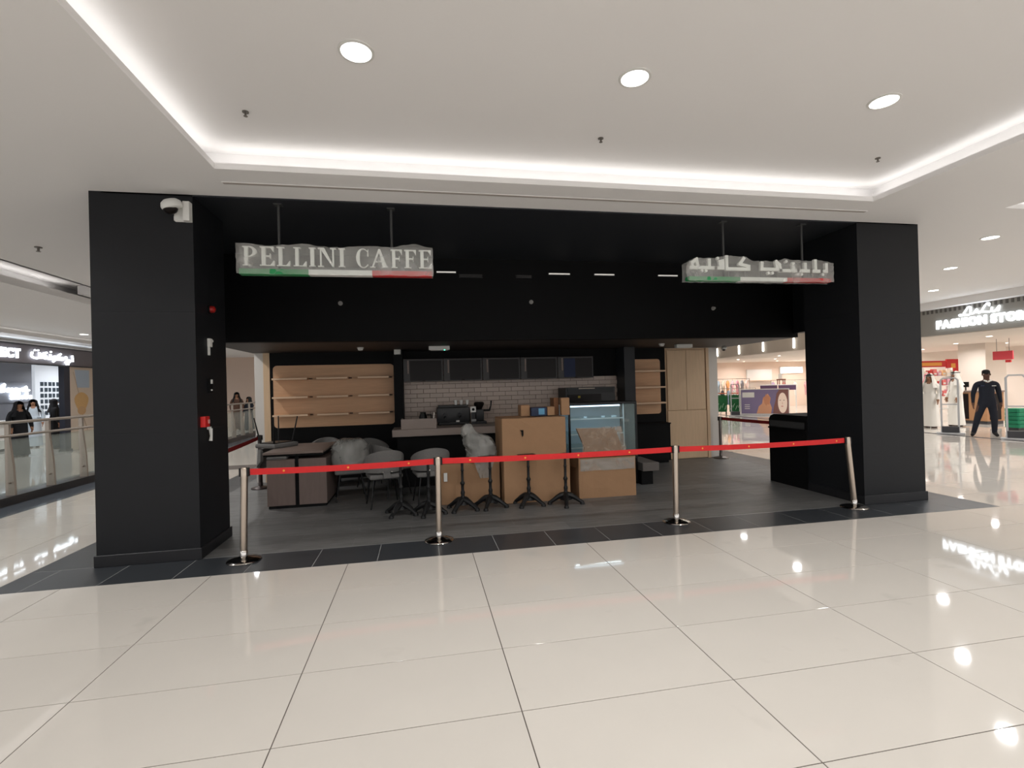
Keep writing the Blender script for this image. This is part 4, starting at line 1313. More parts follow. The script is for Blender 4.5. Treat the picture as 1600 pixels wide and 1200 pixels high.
GC = 'grey upholstered cafe chairs'
chairs = {}
for k, (x, y, z, rx, rz, lb) in enumerate((
        (-0.56, 7.32, 0, 0, 14, 'grey upholstered chair turned away behind the red belt, nearer the wooden table'),
        (0.10, 7.30, 0, 0, 10, 'grey upholstered chair turned away, directly behind the second barrier post'),
        (-0.50, 8.02, 0, 0, -55, 'grey upholstered chair behind the others, facing the wooden table'),
        (-0.82, 8.72, 0, 0, -150, 'grey upholstered chair farthest back beside the counter end'),
        (-1.11, 7.92, 0, 0, 100, 'grey upholstered chair wrapped in plastic at the table end'),
        (-2.28, 8.35, 1.275, 180, 55, 'grey upholstered chair upside down on the table corner, legs up'),
        (-1.72, 9.2, 0, 0, 178, 'grey upholstered chair pushed in at the far side of the table'))):
    t = ch0 if k == 0 else copy_tree(ch0)
    t.location = (x, y, z); t.rotation_euler = (math.radians(rx), 0, math.radians(rz))
    props(t, lb, 'chair', GC)
# film round the wrapped chair
t = thing('plastic_cover', 'crumpled grey plastic cover over the chair at the table end', 'plastic cover', (-1.16, 7.9, 0.5))
b = B()
rings = []
for i in range(15):
    s = i / 14
    z = 0.52 + 0.40 * math.sin(s * PI / 2)
    rr = 0.335 * math.cos(s * PI / 2 * 0.93) ** 0.45
    ring = []
    for kk in range(28):
        a = 2 * PI * kk / 28
        n = mnoise.noise(Vector((math.cos(a) * 2.2, math.sin(a) * 2.2, z * 8)))
        n2 = mnoise.noise(Vector((math.cos(a) * 5, math.sin(a) * 5, z * 15)))
        q = 1 + 0.10 * n + 0.06 * n2
        ring.append(b.verts.new((-1.10 + rr * q * math.cos(a) * 0.9, 7.92 + rr * q * math.sin(a), z + 0.02 * n)))
    rings.append(ring)
for a, c in zip(rings, rings[1:]):
    for kk in range(28):
        b.faces.new((a[kk], a[(kk + 1) % 28], c[(kk + 1) % 28], c[kk]))
b.faces.new(rings[-1])
obj('cover_film', b, m_film2, t, smooth=True)

# ================================================================== TABLE
t = thing('cafe_table', 'brown topped cafe table on two taupe panel legs', 'table', (-1.8, 8.1, 0))
obj('tabletop', bx(-2.24, -1.42, 7.50, 8.72, 0.775, 0.805, bev=0.003, seg=1), m_taupe, t)
obj('edge_layer', bx(-2.235, -1.425, 7.515, 8.71, 0.745, 0.775), m_blackmat, t)
obj('panel_leg', bx(-2.195, -1.818, 7.52, 8.45, 0.04, 0.70, bev=0.003, seg=1), m_taupev, t)
obj('panel_leg', bx(-1.765, -1.385, 7.52, 8.45, 0.04, 0.70, bev=0.003, seg=1), m_taupev, t)
obj('centre_strip', bx(-1.818, -1.765, 7.54, 8.43, 0.03, 0.745), m_blackmat, t)
obj('plinth', bx(-2.18, -1.40, 7.53, 8.44, 0, 0.04), m_blackmat, t)
obj('spacer', bx(-2.0, -1.5, 7.9, 8.3, 0.70, 0.745), m_blackmat, t)
t = thing('loose_cushion', 'grey cushion wedged between tabletop and panel leg', 'cushion', (-2.05, 7.66, 0.70), 'cushions under the tabletop')
obj('pad', bx(-2.19, -1.92, 7.50, 7.86, 0.702, 0.744, bev=0.018, seg=3), m_fabric, t, smooth=True)
obj('piping', bx(-2.192, -1.918, 7.497, 7.863, 0.720, 0.726), m_dkgrey, t)

# ================================================================== PEOPLE
def skin_body(name, joints, bones, parent, sub=1):
    """joints: {name: (x,y,z,rx,ry)}; bones: [(a,b,material)] -> one continuous mesh"""
    names = list(joints)
    me = bpy.data.meshes.new(name)
    me.from_pydata([joints[n][:3] for n in names], [(names.index(a), names.index(b_)) for a, b_, _ in bones], [])
    o = bpy.data.objects.new(name + '_cage', me)
    COL.objects.link(o)
    md = o.modifiers.new('skin', 'SKIN')
    md.use_smooth_shade = True
    sv = me.skin_vertices[0].data
    for i, n in enumerate(names):
        sv[i].radius = joints[n][3:5]
        sv[i].use_root = (n == 'pelvis')
    sd = o.modifiers.new('sub', 'SUBSURF'); sd.levels = sub; sd.render_levels = sub
    dg = bpy.context.evaluated_depsgraph_get()
    m2 = bpy.data.meshes.new_from_object(o.evaluated_get(dg))
    bpy.data.objects.remove(o)
    mats = []
    for _, _, m in bones:
        if m not in mats: mats.append(m)
    m2.materials.clear()
    for m in mats: m2.materials.append(m)
    segs = [(Vector(joints[a][:3]), Vector(joints[b_][:3]), mats.index(m)) for a, b_, m in bones]
    for p in m2.polygons:
        c = p.center
        best, bi = 1e9, 0
        for a, b_, mi in segs:
            d = b_ - a
            t = max(0, min(1, (c - a).dot(d) / max(d.length_squared, 1e-9)))
            q = (c - a - d * t).length
            if q < best: best, bi = q, mi
        p.material_index = bi
        p.use_smooth = True
    r = bpy.data.objects.new(name, m2)
    COL.objects.link(r)
    r.parent = parent
    return r

def head_parts(t, c, m_sk, facing=(0, -1)):
    """nose, ears and eyes on the head of a figure that faces -y in its own frame"""
    x, y, z = c
    b = B(); tube(b, [(x, y - 0.085, z + 0.01), (x, y - 0.112, z - 0.02)], [0.008, 0.014], 6); obj('nose', b, m_sk, t)
    for s in (-1, 1):
        b = B(); lathe(b, [(0.004, z - 0.03), (0.016, z - 0.01), (0.016, z + 0.015), (0.006, z + 0.03)], x + s * 0.078, y, 8); obj('ear', b, m_sk, t)
        b = B(); lathe(b, [(0.003, z + 0.006), (0.010, z + 0.013), (0.003, z + 0.02)], x + s * 0.03, y - 0.088, 8); obj('eye', b, m_hair, t)
    obj('mouth', bx(x - 0.022, x + 0.022, y - 0.092, y - 0.084, z - 0.055, z - 0.048), mat('lip', (96, 52, 46), 0.6), t)

def hand_bones(J, Bn, side, wrist, m):
    """five short fingers hanging from a palm below the wrist"""
    x, y, z = wrist
    J[side + 'palm'] = (x, y, z - 0.07, 0.020, 0.034)
    Bn.append((side + 'wrist', side + 'palm', m))
    sgn = 1 if side == 'l' else -1
    for k, (dy, L) in enumerate(((-0.030, 0.075), (-0.010, 0.088), (0.010, 0.082), (0.028, 0.066))):
        a, c = side + 'fa%d' % k, side + 'fb%d' % k
        J[a] = (x, y + dy, z - 0.105, 0.0085, 0.0085)
        J[c] = (x - sgn * 0.012, y + dy, z - 0.105 - L * 0.8, 0.007, 0.007)
        Bn.append((side + 'palm', a, m)); Bn.append((a, c, m))
    J[side + 'th'] = (x, y - 0.052, z - 0.065, 0.010, 0.010); J[side + 'th2'] = (x, y - 0.066, z - 0.105, 0.008, 0.008)
    Bn.append((side + 'palm', side + 'th', m)); Bn.append((side + 'th', side + 'th2', m))

# the guard: walking stance, dark suit, white collar, looking sideways
gd = thing('person', 'person in dark uniform with white collar standing at the store entrance', 'person', (14.66, 10.47, 0), local=True)
J = {'pelvis': (0, 0, 0.93, .155, .115), 'belly': (0, 0, 1.08, .155, .11), 'chest': (0, 0.01, 1.28, .185, .12), 'upper': (0, 0.01, 1.41, .13, .09), 'neck': (0, 0, 1.50, .055, .055), 'jaw': (0.0, -0.015, 1.585, .068, .078), 'skull': (0.0, 0.0, 1.675, .076, .09),
     'lsh': (0.20, 0.01, 1.40, .072, .07), 'lel': (0.255, 0.03, 1.13, .055, .055), 'lwrist': (0.265, -0.03, 0.90, .035, .035),
     'rsh': (-0.20, 0.01, 1.40, .072, .07), 'rel': (-0.265, 0.04, 1.13, .055, .055), 'rwrist': (-0.28, 0.0, 0.90, .035, .035),
     'lhip': (0.10, 0, 0.86, .105, .11), 'lkn': (0.13, -0.02, 0.48, .075, .078), 'lan': (0.14, 0.03, 0.09, .052, .055), 'lto': (0.16, -0.13, 0.04, .042, .036),
     'rhip': (-0.10, 0, 0.86, .105, .11), 'rkn': (-0.21, -0.03, 0.48, .072, .075), 'ran': (-0.29, 0.0, 0.09, .05, .055), 'rto': (-0.36, -0.14, 0.04, .042, .036)}
Bn = [('pelvis', 'belly', m_navy), ('belly', 'chest', m_navy), ('chest', 'upper', m_navy), ('upper', 'neck', m_skin), ('neck', 'jaw', m_skin), ('jaw', 'skull', m_skin),
      ('upper', 'lsh', m_navy), ('lsh', 'lel', m_navy), ('lel', 'lwrist', m_navy), ('upper', 'rsh', m_navy), ('rsh', 'rel', m_navy), ('rel', 'rwrist', m_navy),
      ('pelvis', 'lhip', m_navy), ('lhip', 'lkn', m_navy), ('lkn', 'lan', m_navy), ('lan', 'lto', m_hair), ('pelvis', 'rhip', m_navy), ('rhip', 'rkn', m_navy), ('rkn', 'ran', m_navy), ('ran', 'rto', m_hair)]
hand_bones(J, Bn, 'l', J['lwrist'][:3], m_skin); hand_bones(J, Bn, 'r', J['rwrist'][:3], m_skin)
skin_body('body', J, Bn, gd, 2)
head_parts(gd, (0, -0.005, 1.64), m_skin)
b = B(); lathe(b, [(0.080, 1.66), (0.084, 1.70), (0.074, 1.745), (0.042, 1.768), (0.004, 1.774)], 0, 0.014, 18, sy=1.14); obj('hair', b, m_hair, gd, smooth=True)
for s in (-1, 1):
    b = B(); prism(b, [(0, 0), (s * 0.085, 0.045), (s * 0.075, 0.075), (s * 0.01, 0.05)], (0, -0.105, 1.43), (1, 0, 0), (0, 0.35, 1), 0.012); obj('collar', b, m_white, gd)
obj('badge', bx(0.07, 0.15, -0.128, -0.118, 1.335, 1.352), m_white, gd)
obj('name_tag', bx(-0.15, -0.08, -0.128, -0.120, 1.345, 1.352), mat('blue_tag', (70, 90, 140), 0.5), gd)
gd.rotation_euler = (0, 0, math.radians(-38))

def robed(label, loc, rot, h, robe_m, scarf_m, skin_m, agal=False, group='people in long robes', hold=None, cat='person'):
    """long robe with sleeves, head scarf; faces -y in its own frame"""
    t = thing('person', label, cat, loc, group, local=True)
    s = h / 1.75
    J = {'pelvis': (0, 0, .95 * s, .16, .13), 'belly': (0, 0, 1.1 * s, .16, .135), 'chest': (0, 0, 1.28 * s, .175, .125), 'upper': (0, 0.01, 1.42 * s, .12, .09), 'neck': (0, 0, 1.50 * s, .055, .055), 'jaw': (0, -0.015, 1.58 * s, .068, .078), 'skull': (0, 0, 1.67 * s, .076, .088),
         'hem': (0, 0, .30 * s, .20, .17), 'hem2': (0, 0, .10 * s, .215, .185), 'mid': (0, 0, .62 * s, .18, .15),
         'lsh': (.185, 0.01, 1.40 * s, .075, .07), 'lel': (.255, 0.0, 1.13 * s, .065, .065), 'lwrist': (.235, -0.12, .93 * s, .045, .045),
         'rsh': (-.185, 0.01, 1.40 * s, .075, .07), 'rel': (-.255, 0.0, 1.13 * s, .065, .065), 'rwrist': (-.235, -0.12, .93 * s, .045, .045)}
    Bn = [('pelvis', 'belly', robe_m), ('belly', 'chest', robe_m), ('chest', 'upper', robe_m), ('upper', 'neck', skin_m), ('neck', 'jaw', skin_m), ('jaw', 'skull', skin_m),
          ('pelvis', 'mid', robe_m), ('mid', 'hem', robe_m), ('hem', 'hem2', robe_m), ('upper', 'lsh', robe_m), ('lsh', 'lel', robe_m), ('lel', 'lwrist', robe_m), ('upper', 'rsh', robe_m), ('rsh', 'rel', robe_m), ('rel', 'rwrist', robe_m)]
    hand_bones(J, Bn, 'l', J['lwrist'][:3], skin_m); hand_bones(J, Bn, 'r', J['rwrist'][:3], skin_m)
    skin_body('body', J, Bn, t, 2)
    head_parts(t, (0, -0.005, 1.635 * s), skin_m)
    # robe skirt
    b = B()
    rings = []
    for z, rx, ry in ((0.05, .235, .20), (0.3, .215, .185), (.6, .20, .165), (.9, .19, .155), (1.1, .185, .15)):
        rings.append([b.verts.new((rx * (1 + .05 * math.sin(7 * a)) * math.cos(a), ry * (1 + .05 * math.cos(6 * a)) * math.sin(a), z * s)) for a in [2 * PI * k / 28 for k in range(28)]])
    for a, c in zip(rings, rings[1:]):
        for k in range(28):
            b.faces.new((a[k], a[(k + 1) % 28], c[(k + 1) % 28], c[k]))
    b.faces.new(rings[0]); b.faces.new(rings[-1])
    obj('robe_skirt', b, robe_m, t, smooth=True)
    # scarf: hood over the head, falling on shoulders and back
    b = B()
    def sc_(u, v):
        a = math.radians(-90 + 38) + math.radians(360 - 76) * u
        if v < 0.4:
            w = v / 0.4
            r = 0.112 * math.sin(w * PI / 2) + 0.002
            z = 1.772 * s - 0.10 * (1 - math.cos(w * PI / 2)) / 1.0
        else:
            w = (v - 0.4) / 0.6
            r = 0.112 + 0.115 * w ** 1.4
            z = 1.672 * s - 0.36 * w
        fold = 1 + 0.04 * math.sin(a * 9) * v
        return Vector((r * fold * math.cos(a), 0.012 + r * fold * math.sin(a) * (1.0 if v < .5 else .85), z))
    grid_sheet(b, sc_, 30, 14)
    obj('head_scarf', b, scarf_m, t, smooth=True)
    if agal:
        b = B(); tube(b, [(0.105 * math.cos(a), 0.012 + 0.105 * math.sin(a), 1.715 * s) for a in [2 * PI * k / 20 for k in range(21)]], 0.012, 8); obj('head_cord', b, m_hair, t, smooth=True)
    for sx in (-1, 1):
        obj('shoe', bx(sx * .09 - .045, sx * .09 + .045, -.16, .10, 0, .06, bev=.02), mat('brown_leather', (70, 50, 40), .5), t, smooth=True)
    t.rotation_euler = (0, 0, math.radians(rot))
    return t
robed('person in a white robe and white headcloth beside the column edge, seen sideways', (15.9, 12.95, 0), -70, 1.70, m_robe, m_robe, m_skinl, True)
robed('person in a white robe with black head cord, behind the security gate', (16.9, 12.95, 0), -110, 1.76, m_robe, m_robe, m_skinl, True)
robed('person in white robe and pink headcloth farther inside the store', (18.6, 15.2, 0), 10, 1.72, m_robe, m_pinkcloth, m_skinl, False)
robed('person in a black cloak standing nearest the shop counter across the railing', (-11.55, 16.7, 0), 60, 1.60, m_blackcloth, m_blackcloth, m_skinl)
robed('person in a black cloak standing before the lit case display', (-11.95, 18.75, 0), 120, 1.64, m_blackcloth, m_blackcloth, m_skinl)
robed('person in pale robe between the two dark cloaked shoppers', (-13.2, 19.7, 0), 30, 1.64, mat('pale_blue_cloth', (190, 200, 210), .9), m_blackcloth, m_skinl)
robed('small distant person in dark clothes seen past the camera column, taller one', (-8.35, 24.5, 0), 20, 1.72, mat('brown_cloth', (96, 70, 58), .9), m_hair, m_skinl, group='distant people beyond the cafe')
robed('small distant person in dark clothes seen past the camera column, shorter one', (-7.75, 24.2, 0), -40, 1.50, m_navy, m_hair, m_skinl, group='distant people beyond the cafe')

# ================================================================== FASHION STORE
fa = thing('store_fascia', 'grey store fascia with lit white lettering reading LuLu FASHION STORE', 'sign', (14.3, 10, 2.78))
obj('fascia_board', bx(SX - 0.06, SX + 0.12, 2, 14.6, 2.78, 3.50), m_fascia, fa)
o = obj('fascia_board', bx(SX - 0.06, SX + 0.12, 14.6, 27, 2.78, 3.50), mat('beige_fascia', (196, 184, 170), .6), fa)
b = B()
y = 2.2
while y < 14.5:
    box(b, SX - 0.075, SX - 0.06, y, y + 0.05, 3.39, 3.49); y += 0.12
o = obj('vent_louvre', b, mat('louvre_grey', (96, 92, 88), .6), fa); o['kind'] = 'stuff'

def text_mesh(ch, size, ext, off=0.0):
    cu = bpy.data.curves.new('t', 'FONT')
    cu.body = ch; cu.size = size; cu.extrude = ext; cu.offset = off; cu.resolution_u = 4
    o = bpy.data.objects.new('t', cu)
    COL.objects.link(o)
    dg = bpy.context.evaluated_depsgraph_get()
    me = bpy.data.meshes.new_from_object(o.evaluated_get(dg))
    bpy.data.objects.remove(o)
    b = B(); b.from_mesh(me)
    bpy.data.meshes.remove(me)
    return b
def text_line(parent, s, O, U, V, length, height, m, ext=0.02, bold=0.012, space=0.22):
    """each character is a part of its own, fitted into length x height along U, V"""
    O, U, V = Vector(O), Vector(U), Vector(V); N = U.cross(V)
    items = []; x = 0.0
    for ch in s:
        if ch == ' ':
            x += 0.32; continue
        b = text_mesh(ch, 1.0, 0.05, bold / height)
        xs = [v.co.x for v in b.verts]; w = max(xs) - min(xs)
        items.append((b, x - min(xs), )); x += w + space * 0.35
    tot = x - space * 0.35
    ys = [v.co.y for b, _ in items for v in b.verts]; y0, y1 = min(ys), max(ys)
    for b, dx in items:
        for v in b.verts:
            u, w, e = (v.co.x + dx) / tot * length, (v.co.y - y0) / (y1 - y0) * height, v.co.z / 0.05 * ext
            v.co = O + U * u + V * w + N * e
        obj('letter', b, m, parent)
NS = (0, -1, 0)
text_line(fa, 'FASHION', (SX - 0.08, 11.345, 2.935), NS, (0, 0, 1), 1.235, 0.235, m_neon)
text_line(fa, 'STORE', (SX - 0.08, 10.012, 2.935), NS, (0, 0, 1), 0.87, 0.235, m_neon)
def script(strokes, parent, fn, r=0.022, m=None):
    for st in strokes:
        # smooth the polyline
        pts = [fn(*p) for p in st]
        sm = []
        for i in range(len(pts) - 1):
            p0 = pts[max(i - 1, 0)]; p1 = pts[i]; p2 = pts[i + 1]; p3 = pts[min(i + 2, len(pts) - 1)]
            for k in range(6):
                q = k / 6
                sm.append(0.5 * ((2 * p1) + (-p0 + p2) * q + (2 * p0 - 5 * p1 + 4 * p2 - p3) * q * q + (-p0 + 3 * p1 - 3 * p2 + p3) * q ** 3))
        sm.append(pts[-1])
        b = B(); tube(b, sm, r, 8); obj('letter', b, m or m_neon, parent, smooth=True)
def lulu(zx, zy):
    yb = 588 - (zx - 735) * 0.125
    px_ = 1420 + zx / 8.89
    return Vector((SX - 0.085, 10.761 + (px_ - 1502) / 64.0 * (9.812 - 10.761), 3.235 + (yb - zy) * 0.00150))
script([[(898, 478), (905, 442), (872, 440), (820, 520), (790, 575), (750, 592), (740, 575), (800, 575), (880, 578)], [(908, 478), (900, 545), (940, 555), (992, 480), (985, 552)],
        [(1160, 436), (1168, 396), (1128, 398), (1075, 480), (1055, 530), (1020, 548), (1012, 532), (1080, 532), (1168, 538)], [(1200, 456), (1190, 520), (1235, 525), (1296, 440), (1278, 530)]], fa, lulu, 0.019)

for y, nm in ((21.7, 'farthest along the store fascia'), (20.04, 'second from the far end'), (18.44, 'third from the far end'), (16.7, 'nearest the podium column')):
    t = thing('light_bar', 'vertical white light bar on the beige fascia, ' + nm, 'light', (SX - 0.06, y, 2.86), 'vertical fascia light bars')
    obj('back_plate', bx(SX - 0.072, SX - 0.06, y - 0.05, y + 0.05, 2.85, 3.25), m_white, t)
    obj('tube', bx(SX - 0.10, SX - 0.072, y - 0.035, y + 0.035, 2.86, 3.24, bev=0.008), m_glow, t)

for i, x in enumerate((16.4, 18.6, 20.8, 22.8)):
    for j, y in enumerate((6.0, 9.0, 11.6, 14.2, 17.2, 20.2, 23.2, 25.8)):
        downlight((x, y, 2.757), 'small store ceiling downlight, %s row behind the fascia, %s from its near end' % (ORD[i], ORD[j]), 'store ceiling downlights', power=STORE_W * 0.42, color=(1.0, 0.975, 0.95), scale=0.75, spread=160)

def security_gate(label, cx, cy, ang, h=1.58, w=0.42):
    t = thing('security_gate', label, 'security gate', (cx, cy, 0), 'anti theft gates', local=True)
    obj('base_foot', bx(-w / 2 - 0.12, w / 2 + 0.12, -0.11, 0.11, 0, 0.05, bev=0.01), m_eas, t)
    obj('base_box', bx(-w / 2, w / 2, -0.07, 0.07, 0.05, 0.22, bev=0.01), m_dkgrey, t)
    for s in (-1, 1):
        obj('side_post', bx(s * w / 2 - 0.022, s * w / 2 + 0.022, -0.03, 0.03, 0.05, h - 0.06, bev=0.01), m_eas, t)
    b = B(); tube(b, [(-w / 2, 0, h - 0.07), (-w / 2 + 0.05, 0, h - 0.01), (w / 2 - 0.05, 0, h - 0.01), (w / 2, 0, h - 0.07)], 0.022, 10); obj('top_bow', b, m_eas, t, smooth=True)
    obj('cross_bar', bx(-w / 2, w / 2, -0.018, 0.018, 0.82, 0.85), m_eas, t)
    t.rotation_euler = (0, 0, math.radians(ang))
    return t
security_gate('grey security gate before the person with black head cord', 14.5, 11.28, -50, w=0.36)
security_gate('grey security gate nearest the uniformed person', 14.5, 9.72, -52, w=0.34, h=1.62)
security_gate('pale security gate in front of the green trolleys', 14.35, 20.6, -35, w=0.36, h=1.5)

struct('column_store', bx(19.6, 20.5, 14.0, 14.9, 0, 2.76), [m_cream], 'white square column inside the fashion store', 'column')

m_promo = mat('promo_red', (196, 40, 44), 0.5)
m_gold = mat('promo_gold', (222, 160, 70), 0.5)
t = thing('promo_wall', 'red promotional wall boards with gold emblem inside the store', 'display', (21.6, 17.0, 0))
obj('header_board', bx(20.3, 21.72, 17.0, 17.06, 2.0, 2.26), m_promo, t)
p = obj('main_board', bx(21.78, 22.42, 17.0, 17.06, 0.9, 2.32), m_promo, t)
obj('gold_emblem', bx(21.98, 22.20, 16.985, 17.0, 1.95, 2.14), m_gold, p)
b = B(); prism(b, [(21.86, 1.40), (22.34, 1.40), (22.34, 1.62), (22.1, 1.72), (21.86, 1.62)], (0, 17.0, 0), (1, 0, 0), (0, 0, 1), 0.015); obj('gold_arch', b, m_gold, p)
p2 = obj('narrow_board', bx(22.48, 22.74, 17.0, 17.06, 0.9, 2.33), m_promo, t)
obj('gold_emblem', bx(22.54, 22.68, 16.985, 17.0, 2.02, 2.22), m_gold, p2)
obj('gold_band', bx(20.5, 21.5, 16.985, 17.0, 2.05, 2.19), m_gold, t.children[0])
sh = thing('store_shelf', 'open shelf of small goods below the red header board', 'shelf', (21.0, 17.2, 0))
for z in (0.25, 0.75, 1.2, 1.6):
    obj('shelf_board', bx(20.3, 21.72, 16.75, 17.0, z, z + 0.03), m_white, sh)
for x in (20.28, 21.72):
    obj('side_panel', bx(x, x + 0.03, 16.75, 17.0, 0, 1.95), m_white, sh)
gcol = [(226, 120, 120), (240, 228, 215), (226, 170, 190), (200, 60, 60), (235, 190, 140)]
for z, zn in ((0.78, 'second'), (1.23, 'third'), (1.63, 'top')):
    for k in range(6):
        x = 20.36 + k * 0.225
        c = gcol[(k * 2 + int(z * 10)) % 5]
        p = thing('boxed_goods', '%s small %s pack on the %s shelf below the red header' % (ORD[k], ('coral', 'cream', 'pink', 'red', 'peach')[(k * 2 + int(z * 10)) % 5], zn), 'pack', (x, 16.87, z), 'packs on the %s store shelf' % zn)
        obj('pack', bx(x, x + 0.17, 16.78, 16.92, z, z + 0.18 + 0.05 * (k % 3), bev=0.01), mat('pack_%d' % ((k * 2 + int(z * 10)) % 5), c, .6), p)
        obj('pack_label', bx(x + 0.03, x + 0.14, 16.772, 16.78, z + 0.05, z + 0.12), m_white, p)
t = thing('hanging_banner', 'plain red hanging sign above the uniformed person', 'sign', (18.0, 12.38, 2.35))
obj('board', bx(17.98, 18.02, 12.1, 12.64, 2.09, 2.36), mat('soft_red', (205, 70, 80), .5), t)
for y in (12.2, 12.54):
    b = B(); tube(b, [(18, y, 2.36), (18, y, 2.757)], 0.006, 6); obj('wire', b, m_dkgrey, t)
obj('tag', bx(17.98, 18.02, 12.16, 12.3, 2.0, 2.08), m_promo, t)

ct = thing('checkout_desk', 'brown wooden checkout desk behind the uniformed person', 'desk', (18.6, 13.5, 0))
obj('body', bx(18.2, 18.9, 13.0, 14.0, 0.1, 1.05), mat('desk_wood', (170, 128, 92), .5), ct)
obj('top', bx(18.15, 18.95, 12.95, 14.05, 1.05, 1.10), m_taupe, ct)
obj('plinth', bx(18.22, 18.88, 13.02, 13.98, 0, 0.1), m_dkgrey, ct)
obj('dark_panel', bx(18.185, 18.2, 13.55, 13.85, 0.15, 1.0), m_glassdark, ct)
obj('dark_panel', bx(18.3, 18.75, 12.985, 13.0, 0.15, 1.0), m_glassdark, ct)
mo = thing('till_screen', 'black till screen on the wooden checkout desk', 'screen', (18.5, 13.85, 1.1))
b = B(); tube(b, [(18.5, 13.85, 1.10), (18.5, 13.85, 1.25)], 0.02, 8); obj('stand', b, m_blackmetal, mo)
obj('screen', bx(18.47, 18.50, 13.74, 13.98, 1.22, 1.40, bev=0.005), m_blackmetal, mo)

t = thing('basket_stack', 'green shopping basket stack behind the security gate', 'baskets', (16.6, 11.1, 0))
for k in range(5):
    z = 0.12 + k * 0.11
    b = B(); prism(b, rrect(0.46, 0.36, 0.05), (16.37, 10.92, z), (1, 0, 0), (0, 1, 0), 0.10)
    obj('basket', b, mat('basket_green', (20, 128, 92), .5), t)
obj('stand', bx(16.4, 16.8, 10.95, 11.25, 0, 0.12), m_dkgrey, t)

def garment_mesh(m, w=0.42, h=0.75):
    b = B()
    pts = [(-w * .30, 0), (w * .30, 0), (w * .30, h * .62), (w * .46, h * .58), (w * .52, h * .78), (w * .25, h * .97), (w * .10, h), (0, h * .95), (-w * .10, h), (-w * .25, h * .97), (-w * .52, h * .78), (-w * .46, h * .58), (-w * .30, h * .62)]
    prism(b, pts, (0, -0.03, -h), (1, 0, 0), (0, 0, 1), -0.06)
    bmesh.ops.bevel(b, geom=b.edges[:], offset=0.012, segments=1, affect='EDGES')
    return mesh_of(b, 'garment', [m])
def hanger_mesh():
    b = B(); tube(b, [(-0.17, 0, -0.07), (0, 0, 0.0), (0.17, 0, -0.07)], 0.008, 5); tube(b, [(0, 0, 0), (0, 0, 0.06), (0.02, 0, 0.08)], 0.004, 5)
    return mesh_of(b, 'hanger', [m_dkgrey])
hm = hanger_mesh()
def clothes_rack(label, cx, cy, ang, L, h, cols, gl):
    t = thing('clothes_rack', label, 'clothes rack', (cx, cy, 0), local=True)
    b = B(); tube(b, [(-L / 2, 0, h), (L / 2, 0, h)], 0.015, 8); obj('rail', b, m_chrome, t, smooth=True)
    for s in (-1, 1):
        b = B(); tube(b, [(s * L / 2, 0, 0.03), (s * L / 2, 0, h)], 0.016, 8); obj('upright', b, m_chrome, t, smooth=True)
        b = B(); tube(b, [(s * L / 2, -0.25, 0.03), (s * L / 2, 0.25, 0.03)], 0.016, 8); obj('foot', b, m_chrome, t, smooth=True)
    a = math.radians(ang); t.rotation_euler = (0, 0, a)
    n = len(cols)
    for k, (cname, c) in enumerate(cols):
        u = -L / 2 + 0.12 + (L - 0.24) * k / max(1, n - 1)
        g = thing('hanging_garment', '%s garment on the %s' % (cname, gl), 'garment', (cx + u * math.cos(a), cy + u * math.sin(a), h - 0.085), 'garments on the ' + gl, local=True)
        g.rotation_euler = (0, 0, a + math.radians(62))
        piece('cloth', garment_mesh(mat('cloth_%d_%d_%d' % c, c, .9)), g, (0, 0, -0.005))
        piece('hanger', hm, g, (0, 0, 0.0))
    return t
clothes_rack('clothes rack with pale and pink garments near the green trolleys', 16.3, 23.8, -25, 1.9, 1.75, [('white', (232, 230, 228)), ('light blue', (190, 205, 220)), ('cream', (235, 225, 205)), ('orange', (236, 170, 110)), ('pale pink', (240, 200, 205)), ('rose pink', (232, 160, 170)), ('grey', (150, 150, 155)), ('blush', (244, 214, 204))], 'rack near the green trolleys')
clothes_rack('low clothes rack with dark and white garments below the pale ones', 16.1, 22.9, -25, 1.7, 1.25, [('dark grey', (80, 80, 86)), ('soft blue', (150, 170, 190)), ('off white', (225, 225, 220)), ('apricot', (240, 180, 130)), ('charcoal', (60, 60, 64)), ('silver grey', (180, 180, 184))], 'low rack near the trolleys')
clothes_rack('clothes rack of pink and lilac garments beyond the poster stand', 20.6, 24.2, -35, 2.4, 1.6, [('lilac', (190, 170, 200)), ('salmon pink', (230, 150, 140)), ('ivory', (240, 232, 220)), ('dusty pink', (214, 160, 160)), ('mauve', (170, 140, 160))], 'rack beyond the poster stand')
clothes_rack('clothes rack with coral garments at the edge of the picture by the gate', 18.4, 11.15, -60, 1.2, 1.7, [('coral red', (232, 80, 70)), ('bright red', (214, 50, 50)), ('lilac grey', (170, 160, 190))], 'rack by the security gate')

